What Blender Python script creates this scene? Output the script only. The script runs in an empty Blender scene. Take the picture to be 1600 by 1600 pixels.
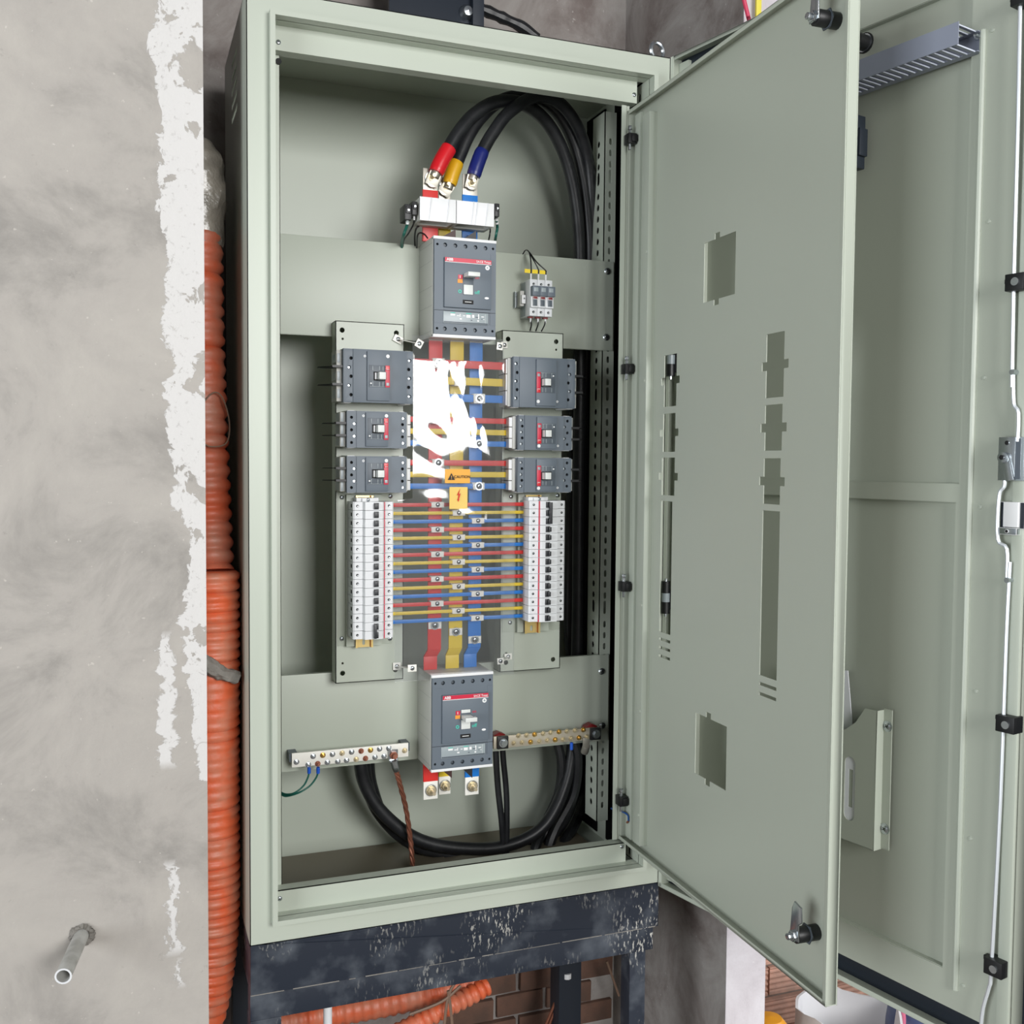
import bpy, bmesh, math, random
from mathutils import Vector, Matrix, noise
from mathutils.geometry import tessellate_polygon

random.seed(7)
scene = bpy.context.scene
C = scene.collection
PI = math.pi
# ------------------------------------------------------------------ camera
CAM = Vector((-.255, -1.8374, .8284))
YAW, PITCH, ROLL, FPX = .3639, -.0476, .0081, 1600.0
_f = Vector((math.sin(YAW)*math.cos(PITCH), math.cos(YAW)*math.cos(PITCH), math.sin(PITCH)))
_r0 = Vector((math.cos(YAW), -math.sin(YAW), 0)); _u0 = _r0.cross(_f)
_r = _r0*math.cos(ROLL) + _u0*math.sin(ROLL)
_u = -_r0*math.sin(ROLL) + _u0*math.cos(ROLL)
cam = bpy.data.cameras.new('camera'); cam.sensor_width = 36; cam.lens = 36*FPX/1600
cam.clip_start = .02
camo = bpy.data.objects.new('camera', cam); C.objects.link(camo)
camo.matrix_world = Matrix(((_r.x, _u.x, -_f.x, CAM.x), (_r.y, _u.y, -_f.y, CAM.y), (_r.z, _u.z, -_f.z, CAM.z), (0, 0, 0, 1)))
scene.camera = camo
# ------------------------------------------------------------------ exposure, sky, window light, added fill lamps
scene.view_settings.view_transform = 'Standard'; scene.view_settings.look = 'None'
scene.view_settings.gamma = 1.0; scene.view_settings.exposure = -0.5
scene.view_settings.use_curve_mapping = False
world = bpy.data.worlds.new('world'); scene.world = world; world.use_nodes = True
_bg = world.node_tree.nodes['Background']
_bg.inputs['Color'].default_value = (.80, .90, 1.0, 1); _bg.inputs['Strength'].default_value = .20
scene.cycles.max_bounces = 8
scene.cycles.use_denoising = True

def area(name, loc, target, sx, sy, power, col):
    l = bpy.data.lights.new(name, 'AREA'); l.shape = 'RECTANGLE'; l.size = sx; l.size_y = sy
    l.energy = power; l.color = col
    o = bpy.data.objects.new(name, l); C.objects.link(o); o.location = loc
    o.rotation_euler = (Vector(target)-Vector(loc)).to_track_quat('-Z', 'Y').to_euler()
    return o
area('window_daylight', (1.05, -4.62, 1.62), (1.05, 0, 1.62), 1.95, 1.85, 280, (1.0, .995, .985))
area('left_fill', (-4.0, -2.6, .9), (0, -1.2, .8), 2.4, 2.4, 215, (.93, .97, 1.0))  # unseen fill lamp added on the left to brighten the door faces
area('right_fill', (3.35, -1.3, .7), (1.2, .4, -.3), 1.8, 2.0, 75, (.95, .97, 1.0))  # unseen fill lamp added on the right to brighten bricks and wall end

# ------------------------------------------------------------------ measuring helpers: a sight line met with a real plane
def ray(px, py): return (_f*FPX + _r*(px-800) - _u*(py-800)).normalized()
def aY(px, py, Y): d = ray(px, py); return CAM + d*((Y-CAM.y)/d.y)
def aX(px, py, X): d = ray(px, py); return CAM + d*((X-CAM.x)/d.x)
def aZ(px, py, Z): d = ray(px, py); return CAM + d*((Z-CAM.z)/d.z)

# ------------------------------------------------------------------ materials
M = {}
def mat(name, col, rough=.5, metal=0.0, bump=None, spec=.5, mott=None, trans=0, alpha=None, coat=0):
    m = bpy.data.materials.new(name); m.use_nodes = True; M[name] = m
    nt = m.node_tree; b = nt.nodes['Principled BSDF']
    b.inputs['Base Color'].default_value = (*col, 1); b.inputs['Roughness'].default_value = rough
    b.inputs['Metallic'].default_value = metal; b.inputs['Specular IOR Level'].default_value = spec
    if coat: b.inputs['Coat Weight'].default_value = coat; b.inputs['Coat Roughness'].default_value = .15
    if trans: b.inputs['Transmission Weight'].default_value = trans
    tc = nt.nodes.new('ShaderNodeTexCoord')
    if mott:   # (scale, amount, tint colour)
        n = nt.nodes.new('ShaderNodeTexNoise'); n.inputs['Scale'].default_value = mott[0]; n.inputs['Detail'].default_value = 5
        nt.links.new(tc.outputs['Object'], n.inputs['Vector'])
        r = nt.nodes.new('ShaderNodeValToRGB'); r.color_ramp.elements[0].position = .38; r.color_ramp.elements[1].position = .68
        r.color_ramp.elements[0].color = (*col, 1)
        t = mott[2]; a = mott[1]
        r.color_ramp.elements[1].color = (*[c*(1-a)+tt*a for c, tt in zip(col, t)], 1)
        nt.links.new(n.outputs['Fac'], r.inputs['Fac']); nt.links.new(r.outputs['Color'], b.inputs['Base Color'])
    if bump:   # (scale, strength, distance)
        n = nt.nodes.new('ShaderNodeTexNoise'); n.inputs['Scale'].default_value = bump[0]; n.inputs['Detail'].default_value = 3
        nt.links.new(tc.outputs['Object'], n.inputs['Vector'])
        bp = nt.nodes.new('ShaderNodeBump'); bp.inputs['Strength'].default_value = bump[1]; bp.inputs['Distance'].default_value = bump[2]
        nt.links.new(n.outputs['Fac'], bp.inputs['Height']); nt.links.new(bp.outputs['Normal'], b.inputs['Normal'])
    return m
def S(r, g, b):
    f = lambda c: (c/255/12.92) if c/255 <= .04045 else ((c/255+.055)/1.055)**2.4
    return (f(r), f(g), f(b))
mat('paint', S(181, 188, 175), .38, bump=(900, .12, .0006))
mat('paint_door', S(176, 182, 169), .36, bump=(900, .12, .0006))
mat('navy', S(33, 40, 50), .42, bump=(300, .15, .001))
mat('cover', S(96, 106, 116), .48, bump=(1500, .1, .0003))
mat('cover_dark', S(78, 87, 96), .45)
mat('body', S(192, 192, 186), .5)
mat('white_plastic', S(228, 229, 230), .42)
mat('mcb', S(222, 224, 226), .42)
mat('black', S(20, 21, 23), .45)
mat('hole', S(10, 10, 11), .7)
mat('red', S(200, 30, 48), .4)
mat('band', S(200, 24, 60), .4)
mat('teal', S(70, 190, 170), .5)
mat('orange_tag', S(232, 150, 50), .5)
mat('lever', S(214, 217, 214), .42)
mat('handle_dark', S(36, 38, 42), .4)
mat('label_grey', S(150, 160, 164), .35)
mat('ink_white', S(235, 235, 235), .5)
mat('ink_black', S(25, 20, 15), .6)
mat('ink_red', S(205, 40, 20), .6)
mat('tin', S(176, 172, 162), .45, .8)
mat('rod', S(226, 231, 236), .35, .5)
mat('floor_brown', S(112, 104, 88), .5)
mat('shade_black', S(12, 12, 12), .9, spec=.1)  # near-black for the shade painted on the cabinet's right side wall
mat('tag_metal', S(238, 236, 228), .45, .05)
mat('zinc', S(190, 196, 200), .25, .95, bump=(250, .1, .0004))
mat('brass', S(214, 180, 110), .25, .95)
mat('brasslite', S(206, 194, 164), .38, .8)
mat('bar_dull', S(190, 182, 164), .5, .4)
mat('rail_gold', S(222, 196, 130), .3, .75)
mat('rail_edge', S(190, 120, 60), .35, .7)
mat('copper', S(150, 96, 76), .45, .5, bump=(600, .5, .001))
mat('cable', S(24, 25, 28), .42, bump=(60, .25, .002), mott=(30, .18, S(70, 72, 74)))
mat('wire_black', S(18, 18, 20), .4)
mat('wire_green', S(20, 92, 80), .45)
mat('wire_blue', S(30, 80, 150), .45)
mat('lug_blue', S(30, 90, 200), .4)
mat('shrink_red', S(206, 26, 36), .33)
mat('shrink_yellow', S(214, 164, 24), .35)
mat('shrink_blue', S(24, 34, 104), .33)
mat('sleeve_red', S(212, 48, 44), .4)
mat('sleeve_yellow', S(226, 196, 50), .4)
mat('sleeve_blue', S(20, 118, 204), .4)
mat('yellow_tag', S(244, 214, 20), .45)
mat('insulator', S(120, 24, 26), .4)
mat('caution', S(226, 160, 24), .45)
mat('caution_pale', S(226, 190, 90), .45)
mat('conduit', S(186, 84, 52), .5, mott=(14, .55, S(150, 128, 112)), bump=(120, .3, .002))
mat('conduit_bright', S(214, 98, 58), .45, mott=(22, .45, S(170, 150, 130)), bump=(120, .3, .002))
mat('tape', S(140, 134, 124), .3, mott=(25, .6, S(96, 92, 84)), bump=(45, .9, .006), coat=.4)
mat('mud', S(136, 132, 126), .85, mott=(40, .5, S(100, 96, 90)), bump=(70, .9, .006))
mat('pvc', S(190, 190, 186), .5, mott=(30, .6, S(130, 128, 122)))
mat('pvc_white', S(222, 224, 226), .4)
mat('duct', S(140, 146, 162), .4)
mat('duct_edge', S(200, 206, 220), .4)
mat('paper', S(236, 238, 244), .7)
mat('wire_old', S(120, 96, 80), .6)
mat('bag_white', S(226, 226, 228), .5)
mat('bag_blue', S(70, 80, 116), .35, mott=(12, .6, S(120, 130, 160)))
mat('bag_pink', S(226, 120, 150), .4)
mat('cap_orange', S(236, 160, 30), .45)
mat('brick', S(208, 162, 142), .85, mott=(18, .6, S(150, 128, 116)), bump=(60, .5, .003))
mat('brick_old', S(112, 82, 68), .9, mott=(16, .6, S(70, 60, 54)), bump=(50, .7, .004))
mat('mortar', S(146, 132, 122), .95, mott=(20, .5, S(100, 92, 86)), bump=(50, .8, .006))
mat('floor', S(118, 110, 102), .9, mott=(4, .6, S(150, 144, 136)), bump=(40, .5, .004))
mat('ceiling', S(96, 98, 102), .9)
mat('cable_red', S(196, 50, 84), .5); mat('strip_yellow', S(214, 200, 70), .5)
mat('frost', S(225, 228, 232), .5)

def plaster(name, base, dark, light, white=None, edge=None):
    """wall plaster: cloudy patches, pits; 'edge' = [(z, x)] outline of the white skim coat left on the wall"""
    m = bpy.data.materials.new(name); m.use_nodes = True; M[name] = m
    nt = m.node_tree; L = nt.links.new; b = nt.nodes['Principled BSDF']; b.inputs['Roughness'].default_value = .88
    b.inputs['Specular IOR Level'].default_value = .25
    tc = nt.nodes.new('ShaderNodeTexCoord')
    def nz(sc, det=6, rough=.55, dist=0):
        n = nt.nodes.new('ShaderNodeTexNoise'); n.inputs['Scale'].default_value = sc; n.inputs['Detail'].default_value = det
        n.inputs['Roughness'].default_value = rough; n.inputs['Distortion'].default_value = dist
        L(tc.outputs['Object'], n.inputs['Vector']); return n.outputs['Fac']
    def ramp(v, stops):
        r = nt.nodes.new('ShaderNodeValToRGB'); e = r.color_ramp.elements
        e[0].position, e[0].color = stops[0][0], (*stops[0][1], 1); e[1].position, e[1].color = stops[-1][0], (*stops[-1][1], 1)
        for p, c in stops[1:-1]:
            q = e.new(p); q.color = (*c, 1)
        L(v, r.inputs['Fac']); return r.outputs['Color']
    def mix(f, a, c):
        x = nt.nodes.new('ShaderNodeMix'); x.data_type = 'RGBA'
        L(f, x.inputs['Factor']); L(a, x.inputs['A']) if not isinstance(a, tuple) else None; 
        if isinstance(a, tuple): x.inputs['A'].default_value = (*a, 1)
        if isinstance(c, tuple): x.inputs['B'].default_value = (*c, 1)
        else: L(c, x.inputs['B'])
        return x.outputs['Result']
    def math_(op, a, c, clamp=False):
        x = nt.nodes.new('ShaderNodeMath'); x.operation = op; x.use_clamp = clamp
        for i, v in enumerate((a, c)):
            if isinstance(v, (int, float)): x.inputs[i].default_value = v
            else: L(v, x.inputs[i])
        return x.outputs[0]
    col = ramp(nz(4.5, 9, .66, .5), [(.34, dark), (.5, base), (.66, light)])
    pits = ramp(nz(38, 4, .7), [(.66, (0, 0, 0)), (.74, (1, 1, 1))])
    col = mix(math_('MULTIPLY', pits, .35), col, tuple(c*.55 for c in base))
    specks = ramp(nz(95, 2, .5), [(.72, (0, 0, 0)), (.76, (1, 1, 1))])
    col = mix(math_('MULTIPLY', specks, .4), col, tuple(min(1, c*1.5) for c in light))
    h = nz(30, 6, .6)
    if edge:
        sx = nt.nodes.new('ShaderNodeSeparateXYZ'); L(tc.outputs['Object'], sx.inputs[0])
        mr = nt.nodes.new('ShaderNodeMapRange'); mr.inputs['From Min'].default_value = -.3; mr.inputs['From Max'].default_value = 1.8
        L(sx.outputs['Z'], mr.inputs['Value'])
        fc = nt.nodes.new('ShaderNodeFloatCurve'); cu = fc.mapping.curves[0]
        pts = sorted(((z+.3)/2.1, (x+.4)/.4) for z, x in edge)
        while len(cu.points) > 2: cu.points.remove(cu.points[1])
        cu.points[0].location = (0, pts[0][1]); cu.points[-1].location = (1, pts[-1][1])
        for p in pts[1:-1]: cu.points.new(*p)
        for p in cu.points: p.handle_type = 'VECTOR'
        fc.mapping.update(); L(mr.outputs['Result'], fc.inputs['Value'])
        thr = math_('SUBTRACT', math_('MULTIPLY', fc.outputs[0], .4), .4)
        wob = math_('MULTIPLY', math_('SUBTRACT', nz(22, 8, .65, .6), .5), .075)
        d = math_('SUBTRACT', math_('ADD', sx.outputs['X'], wob), thr)
        mask = math_('MULTIPLY', d, 400, True)
        # bare patches inside the skim coat and small crumbs of it left further in
        holes = ramp(nz(13, 6, .6, .5), [(.585, (0, 0, 0)), (.60, (1, 1, 1))])
        mask = math_('MULTIPLY', mask, math_('SUBTRACT', 1.0, holes), True)
        scr = ramp(nz(55, 6, .75, 1.0), [(.60, (0, 0, 0)), (.64, (1, 1, 1))])
        band = math_('MULTIPLY', math_('SUBTRACT', 1.0, math_('MULTIPLY', math_('ABSOLUTE', d, 0), 26)), 1.0, True)
        fine = ramp(nz(80, 5, .7), [(.60, (0, 0, 0)), (.68, (1, 1, 1))])
        mask = math_('MULTIPLY', mask, math_('SUBTRACT', 1.0, math_('MULTIPLY', fine, .45)), True)
        mask2 = math_('MULTIPLY', mask, math_('SUBTRACT', 1.0, math_('MULTIPLY', scr, math_('MULTIPLY', band, .8))), True)
        # the second strip of crumbs lower down
        def strip(z0, z1, xc, hw):
            a = math_('MULTIPLY', math_('SUBTRACT', sx.outputs['Z'], z0), 60, True); c = math_('MULTIPLY', math_('SUBTRACT', z1, sx.outputs['Z']), 60, True)
            e = math_('MULTIPLY', math_('SUBTRACT', hw, math_('ABSOLUTE', math_('SUBTRACT', math_('ADD', sx.outputs['X'], wob), xc), 0)), 300, True)
            return math_('MULTIPLY', math_('MULTIPLY', a, c), math_('MULTIPLY', e, math_('SUBTRACT', 1.0, math_('MULTIPLY', scr, .9))), True)
        mask3 = math_('MAXIMUM', mask2, math_('MAXIMUM', strip(.28, .53, -.185, .014), math_('MAXIMUM', strip(-.06, .12, -.178, .009), strip(-.12, -.06, -.170, .005))))
        col = mix(mask3, col, white)
        h = math_('ADD', h, math_('MULTIPLY', mask3, .6))
    L(col, b.inputs['Base Color'])
    bp = nt.nodes.new('ShaderNodeBump'); bp.inputs['Strength'].default_value = .45; bp.inputs['Distance'].default_value = .004
    L(h, bp.inputs['Height']); L(bp.outputs['Normal'], b.inputs['Normal'])
    return m
EDGE = []
for px, py in [(243, 0), (238, 90), (250, 200), (244, 330), (262, 420), (250, 520), (276, 570), (252, 600), (268, 690), (276, 800), (297, 850), (292, 910), (283, 960), (292, 1090), (300, 1150), (306, 1215)]:
    p = aY(px, py, .05); EDGE.append((p.z, p.x))
EDGE += [(EDGE[-1][0]-.03, -.07), (-.29, -.06), (1.79, -.2)]
plaster('plaster_left', S(174, 169, 163), S(151, 147, 142), S(182, 177, 170), white=S(214, 212, 210), edge=EDGE)
plaster('plaster_grey', S(150, 144, 140), S(116, 106, 102), S(168, 164, 160))
plaster('plaster_end', S(214, 208, 212), S(190, 184, 188), S(226, 222, 226))
def splat():
    m = bpy.data.materials.new('navy_splashed'); m.use_nodes = True; M['navy_splashed'] = m
    nt = m.node_tree; L = nt.links.new; b = nt.nodes['Principled BSDF']; b.inputs['Roughness'].default_value = .45
    tc = nt.nodes.new('ShaderNodeTexCoord')
    mp = nt.nodes.new('ShaderNodeMapping'); mp.inputs['Scale'].default_value = (1, 1, .35); mp.inputs['Rotation'].default_value = (0, .6, 0); L(tc.outputs['Object'], mp.inputs['Vector'])
    def n(sc, d, lo, hi, v):
        a = nt.nodes.new('ShaderNodeTexNoise'); a.inputs['Scale'].default_value = sc; a.inputs['Detail'].default_value = d; L(v, a.inputs['Vector'])
        r = nt.nodes.new('ShaderNodeMapRange'); r.inputs['From Min'].default_value = lo; r.inputs['From Max'].default_value = hi
        L(a.outputs['Fac'], r.inputs['Value']); return r.outputs['Result']
    f1 = n(240, 3, .57, .64, mp.outputs['Vector']); f2 = n(5, 5, .47, .66, tc.outputs['Object']); f3 = n(14, 6, .5, .8, tc.outputs['Object'])
    x = nt.nodes.new('ShaderNodeMix'); x.data_type = 'RGBA'; x.inputs['A'].default_value = (*S(33, 40, 52), 1); x.inputs['B'].default_value = (*S(92, 98, 106), 1)
    mu0 = nt.nodes.new('ShaderNodeMath'); mu0.operation = 'MULTIPLY'; L(f3, mu0.inputs[0]); mu0.inputs[1].default_value = 1.0
    L(mu0.outputs[0], x.inputs['Factor'])
    y = nt.nodes.new('ShaderNodeMix'); y.data_type = 'RGBA'; L(x.outputs['Result'], y.inputs['A']); y.inputs['B'].default_value = (*S(196, 194, 186), 1)
    mu = nt.nodes.new('ShaderNodeMath'); mu.operation = 'MULTIPLY'; L(f1, mu.inputs[0]); L(f2, mu.inputs[1]); L(mu.outputs[0], y.inputs['Factor'])
    L(y.outputs['Result'], b.inputs['Base Color'])
splat()
def clear():
    m = bpy.data.materials.new('clear_sheet'); m.use_nodes = True; M['clear_sheet'] = m
    nt = m.node_tree; L = nt.links.new
    for n in list(nt.nodes):
        if n.type != 'OUTPUT_MATERIAL': nt.nodes.remove(n)
    out = nt.nodes['Material Output']
    g = nt.nodes.new('ShaderNodeBsdfGlossy'); g.inputs['Roughness'].default_value = .045; g.inputs['Color'].default_value = (1, 1, 1, 1)
    t = nt.nodes.new('ShaderNodeBsdfTransparent'); t.inputs['Color'].default_value = (.965, .97, .975, 1)
    d = nt.nodes.new('ShaderNodeBsdfDiffuse'); d.inputs['Color'].default_value = (.8, .82, .85, 1)
    fr = nt.nodes.new('ShaderNodeFresnel'); fr.inputs['IOR'].default_value = 1.55
    m1 = nt.nodes.new('ShaderNodeMixShader'); m1.inputs['Fac'].default_value = .035; L(t.outputs[0], m1.inputs[1]); L(d.outputs[0], m1.inputs[2])
    m2 = nt.nodes.new('ShaderNodeMixShader'); L(fr.outputs[0], m2.inputs['Fac']); L(m1.outputs[0], m2.inputs[1]); L(g.outputs[0], m2.inputs[2])
    L(m2.outputs[0], out.inputs['Surface'])
clear()

# ------------------------------------------------------------------ mesh builder
FRONT = (Vector((0, 0, 0)), Vector((1, 0, 0)), Vector((0, 0, 1)), Vector((0, -1, 0)))   # u = X, v = Z, w towards the viewer
class MB:
    def __init__(s): s.v = []; s.f = []; s.m = []; s.mats = []; s.sm = []
    def mi(s, name):
        if name not in s.mats: s.mats.append(name)
        return s.mats.index(name)
    def add(s, vs, fs, mat, smooth=False):
        o = len(s.v); s.v += [Vector(q) for q in vs]; k = s.mi(mat)
        for q in fs: s.f.append([i+o for i in q]); s.m.append(k); s.sm.append(smooth)
        return s
    def box(s, x0, x1, y0, y1, z0, z1, mat):
        x0, x1 = min(x0, x1), max(x0, x1); y0, y1 = min(y0, y1), max(y0, y1); z0, z1 = min(z0, z1), max(z0, z1)
        v = [(x, y, z) for x in (x0, x1) for y in (y0, y1) for z in (z0, z1)]
        return s.add(v, [(0, 1, 3, 2), (4, 6, 7, 5), (0, 4, 5, 1), (2, 3, 7, 6), (0, 2, 6, 4), (1, 5, 7, 3)], mat)
    def obox(s, c, ax, ay, az, hx, hy, hz, mat):
        c = Vector(c); v = [c+ax*(i*hx)+ay*(j*hy)+az*(k*hz) for i in (-1, 1) for j in (-1, 1) for k in (-1, 1)]
        return s.add(v, [(0, 1, 3, 2), (4, 6, 7, 5), (0, 4, 5, 1), (2, 3, 7, 6), (0, 2, 6, 4), (1, 5, 7, 3)], mat)
    def bar(s, a, b, w, h, mat, up=(0, 0, 1)):
        a = Vector(a); b = Vector(b); d = (b-a); L = d.length; d.normalize(); sd = d.cross(Vector(up)).normalized(); u = sd.cross(d)
        return s.obox((a+b)/2, d, sd, u, L/2, w/2, h/2, mat)
    def cyl(s, a, b, r, mat, n=12, r2=None, smooth=True, cap=True):
        a = Vector(a); b = Vector(b); d = (b-a).normalized(); t = Vector((0, 0, 1)) if abs(d.z) < .9 else Vector((1, 0, 0))
        p = d.cross(t).normalized(); q = d.cross(p); r2 = r if r2 is None else r2
        v = [a+(p*math.cos(2*PI*i/n)+q*math.sin(2*PI*i/n))*r for i in range(n)]+[b+(p*math.cos(2*PI*i/n)+q*math.sin(2*PI*i/n))*r2 for i in range(n)]
        s.add(v, [(i, (i+1) % n, n+(i+1) % n, n+i) for i in range(n)], mat, smooth)
        if cap: s.add(v, [tuple(range(n-1, -1, -1)), tuple(range(n, 2*n))], mat)
        return s
    def tube(s, pts, r, mat, n=10, sub=6, prof=None, closed=True):
        """smooth tube through points; r number or list; prof(t_len)->extra radius"""
        P = spline(pts, sub); m = len(P)
        R = r if isinstance(r, (list, tuple)) else [r]*len(pts)
        rr = [R[min(int(i/sub), len(R)-1)]*(1-(i/sub-int(i/sub)))+R[min(int(i/sub)+1, len(R)-1)]*(i/sub-int(i/sub)) for i in range(m)]
        vs = []; t0 = (P[1]-P[0]).normalized(); ref = Vector((0, 0, 1)) if abs(t0.z) < .9 else Vector((1, 0, 0))
        side = t0.cross(ref).normalized(); ln = 0
        for i in range(m):
            t = (P[min(i+1, m-1)]-P[max(i-1, 0)]).normalized()
            side = (side-t*side.dot(t)).normalized(); up = t.cross(side)
            if i: ln += (P[i]-P[i-1]).length
            q = rr[i]+(prof(ln) if prof else 0)
            vs += [P[i]+(side*math.cos(2*PI*k/n)+up*math.sin(2*PI*k/n))*q for k in range(n)]
        fs = [(i*n+k, i*n+(k+1) % n, (i+1)*n+(k+1) % n, (i+1)*n+k) for i in range(m-1) for k in range(n)]
        s.add(vs, fs, mat, True)
        if closed: s.add(vs[:n], [tuple(range(n-1, -1, -1))], mat); s.add(vs[-n:], [tuple(range(n))], mat)
        return s
    def plate(s, outer, holes, w0, w1, mat, fr=FRONT):
        """flat plate from a 2D outline with real holes, thickness w0..w1 along the frame's normal"""
        O, U, V, W = fr; loops = [outer]+list(holes)
        pts = [p for lp in loops for p in lp]
        tri = tessellate_polygon([[Vector((a, b, 0)) for a, b in lp] for lp in loops]) if holes else [tuple(range(len(outer)))]
        A = [O+U*a+V*b+W*w0 for a, b in pts]; B = [O+U*a+V*b+W*w1 for a, b in pts]; n = len(pts)
        s.add(A+B, [tuple(t) for t in tri]+[tuple(i+n for i in reversed(t)) for t in tri], mat)
        k = 0; side = []
        for lp in loops:
            m = len(lp); side += [(k+i, k+(i+1) % m, n+k+(i+1) % m, n+k+i) for i in range(m)]; k += m
        return s.add(A+B, side, mat)
    def lathe(s, c, axis, prof, mat, n=16, smooth=True):
        c = Vector(c); d = Vector(axis).normalized(); t = Vector((0, 0, 1)) if abs(d.z) < .9 else Vector((1, 0, 0))
        p = d.cross(t).normalized(); q = d.cross(p)
        v = [c+d*h+(p*math.cos(2*PI*i/n)+q*math.sin(2*PI*i/n))*r for r, h in prof for i in range(n)]
        return s.add(v, [(j*n+i, j*n+(i+1) % n, (j+1)*n+(i+1) % n, (j+1)*n+i) for j in range(len(prof)-1) for i in range(n)], mat, smooth)
    def text(s, txt, c, size, mat, fr=FRONT, align='CENTER', w=.0004, bold=.02, sx=1.0):
        cu = bpy.data.curves.new('t', 'FONT'); cu.body = txt; cu.size = 1; cu.align_x = align; cu.align_y = 'CENTER'; cu.offset = bold; cu.resolution_u = 2
        ob = bpy.data.objects.new('t', cu); me = bpy.data.meshes.new_from_object(ob)
        O, U, V, W = fr
        vs = [O+U*(c[0]+q.co.x*size*sx)+V*(c[1]+q.co.y*size)+W*w for q in me.vertices]
        s.add(vs, [tuple(q.vertices) for q in me.polygons], mat)
        bpy.data.meshes.remove(me); bpy.data.objects.remove(ob); bpy.data.curves.remove(cu)
        return s
    def mesh(s, name, bevel=0, angle=35, org=(0, 0, 0)):
        me = bpy.data.meshes.new(name); o = Vector(org)
        me.from_pydata([tuple(q-o) for q in s.v], [], s.f)
        for n in s.mats: me.materials.append(M[n])
        for p, k, sm in zip(me.polygons, s.m, s.sm): p.material_index = k
        bm = bmesh.new(); bm.from_mesh(me)
        bmesh.ops.remove_doubles(bm, verts=bm.verts, dist=1e-6)
        bmesh.ops.recalc_face_normals(bm, faces=bm.faces)
        if bevel:
            es = [e for e in bm.edges if len(e.link_faces) == 2 and e.calc_face_angle(0) > math.radians(50) and e.calc_length() > bevel*2.5]
            try: bmesh.ops.bevel(bm, geom=es, offset=bevel, segments=2, affect='EDGES', profile=.6, clamp_overlap=True)
            except Exception: pass
        for f in bm.faces: f.smooth = True
        bm.to_mesh(me); bm.free()
        me.set_sharp_from_angle(angle=math.radians(angle))
        return me
    def build(s, name, parent=None, bevel=0, org=(0, 0, 0), angle=35):
        o = bpy.data.objects.new(name, s.mesh(name, bevel, angle, org)); C.objects.link(o)
        if parent: o.parent = parent
        elif tuple(org) != (0, 0, 0): o.location = org
        return o
def spline(pts, sub):
    P = [Vector(p) for p in pts]
    if len(P) < 3:
        return [P[0].lerp(P[-1], i/sub) for i in range(sub+1)]
    out = []
    for i in range(len(P)-1):
        p0 = P[i-1] if i else P[0]*2-P[1]; p1 = P[i]; p2 = P[i+1]; p3 = P[i+2] if i+2 < len(P) else P[-1]*2-P[-2]
        for k in range(sub):
            t = k/sub
            out.append(.5*((2*p1)+(p2-p0)*t+(2*p0-5*p1+4*p2-p3)*t*t+(3*p1-p0-3*p2+p3)*t**3))
    out.append(P[-1]); return out
def rect(x0, x1, y0, y1): return [(x0, y0), (x1, y0), (x1, y1), (x0, y1)]
def circ(cx, cy, r, n=12): return [(cx+r*math.cos(2*PI*i/n), cy+r*math.sin(2*PI*i/n)) for i in range(n)]
def slot(cx, cy, w, h, n=4):
    """rounded slot, w wide and h tall"""
    r = min(w, h)/2; a = []
    if h >= w:
        for i in range(n+1): a.append((cx+r*math.cos(PI*i/n), cy+h/2-r+r*math.sin(PI*i/n)))
        for i in range(n+1): a.append((cx-r*math.cos(PI*i/n), cy-h/2+r-r*math.sin(PI*i/n)))
    else:
        for i in range(n+1): a.append((cx+w/2-r+r*math.sin(PI*i/n), cy-r*math.cos(PI*i/n)))
        for i in range(n+1): a.append((cx-w/2+r-r*math.sin(PI*i/n), cy+r*math.cos(PI*i/n)))
    return a
def tag(o, label, cat, group=None, kind=None):
    o['label'] = label; o['category'] = cat
    if group: o['group'] = group
    if kind: o['kind'] = kind
    return o
def thing(name, loc, label, cat, group=None, rot=(0, 0, 0), parent=None):
    o = bpy.data.objects.new(name, None); C.objects.link(o); o.location = loc; o.rotation_euler = rot; o.empty_display_size = .02
    if parent: o.parent = parent
    if label: tag(o, label, cat, group)
    return o
def struct(o): o['kind'] = 'structure'; return o
def use(name, me, parent, loc=None, rot=None):
    o = bpy.data.objects.new(name, me); C.objects.link(o); o.parent = parent
    if loc: o.location = loc
    if rot: o.rotation_euler = rot
    return o
# ------------------------------------------------------------------ room
X, Y, Z = Vector((1, 0, 0)), Vector((0, 1, 0)), Vector((0, 0, 1))
FL = -1.05
def wallbox(name, x0, x1, y0, y1, z0, z1, m): return struct(MB().box(x0, x1, y0, y1, z0, z1, m).build(name))
wallbox('floor', -4.2, 3.6, -4.7, 3.0, FL-.1, FL, 'floor')
wallbox('ceiling', -4.2, 3.6, -4.7, 3.0, 3.9, 4.0, 'ceiling')
wl = struct(MB().box(-2.4, -.117, .05, .085, FL, 3.9, 'plaster_left').box(-2.4, -.27, .085, .70, FL, 3.9, 'plaster_grey').build('wall_left'))
wb = wallbox('wall_back', -.27, .938, .52, .70, FL, 3.9, 'plaster_grey')
wr = wallbox('wall_right', .938, 1.037, -.008, .70, FL, 3.9, 'plaster_grey')
struct(MB().box(.938, 1.037, -.010, -.008, FL, 3.9, 'plaster_end').build('trim_1', bevel=.0008))
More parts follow.
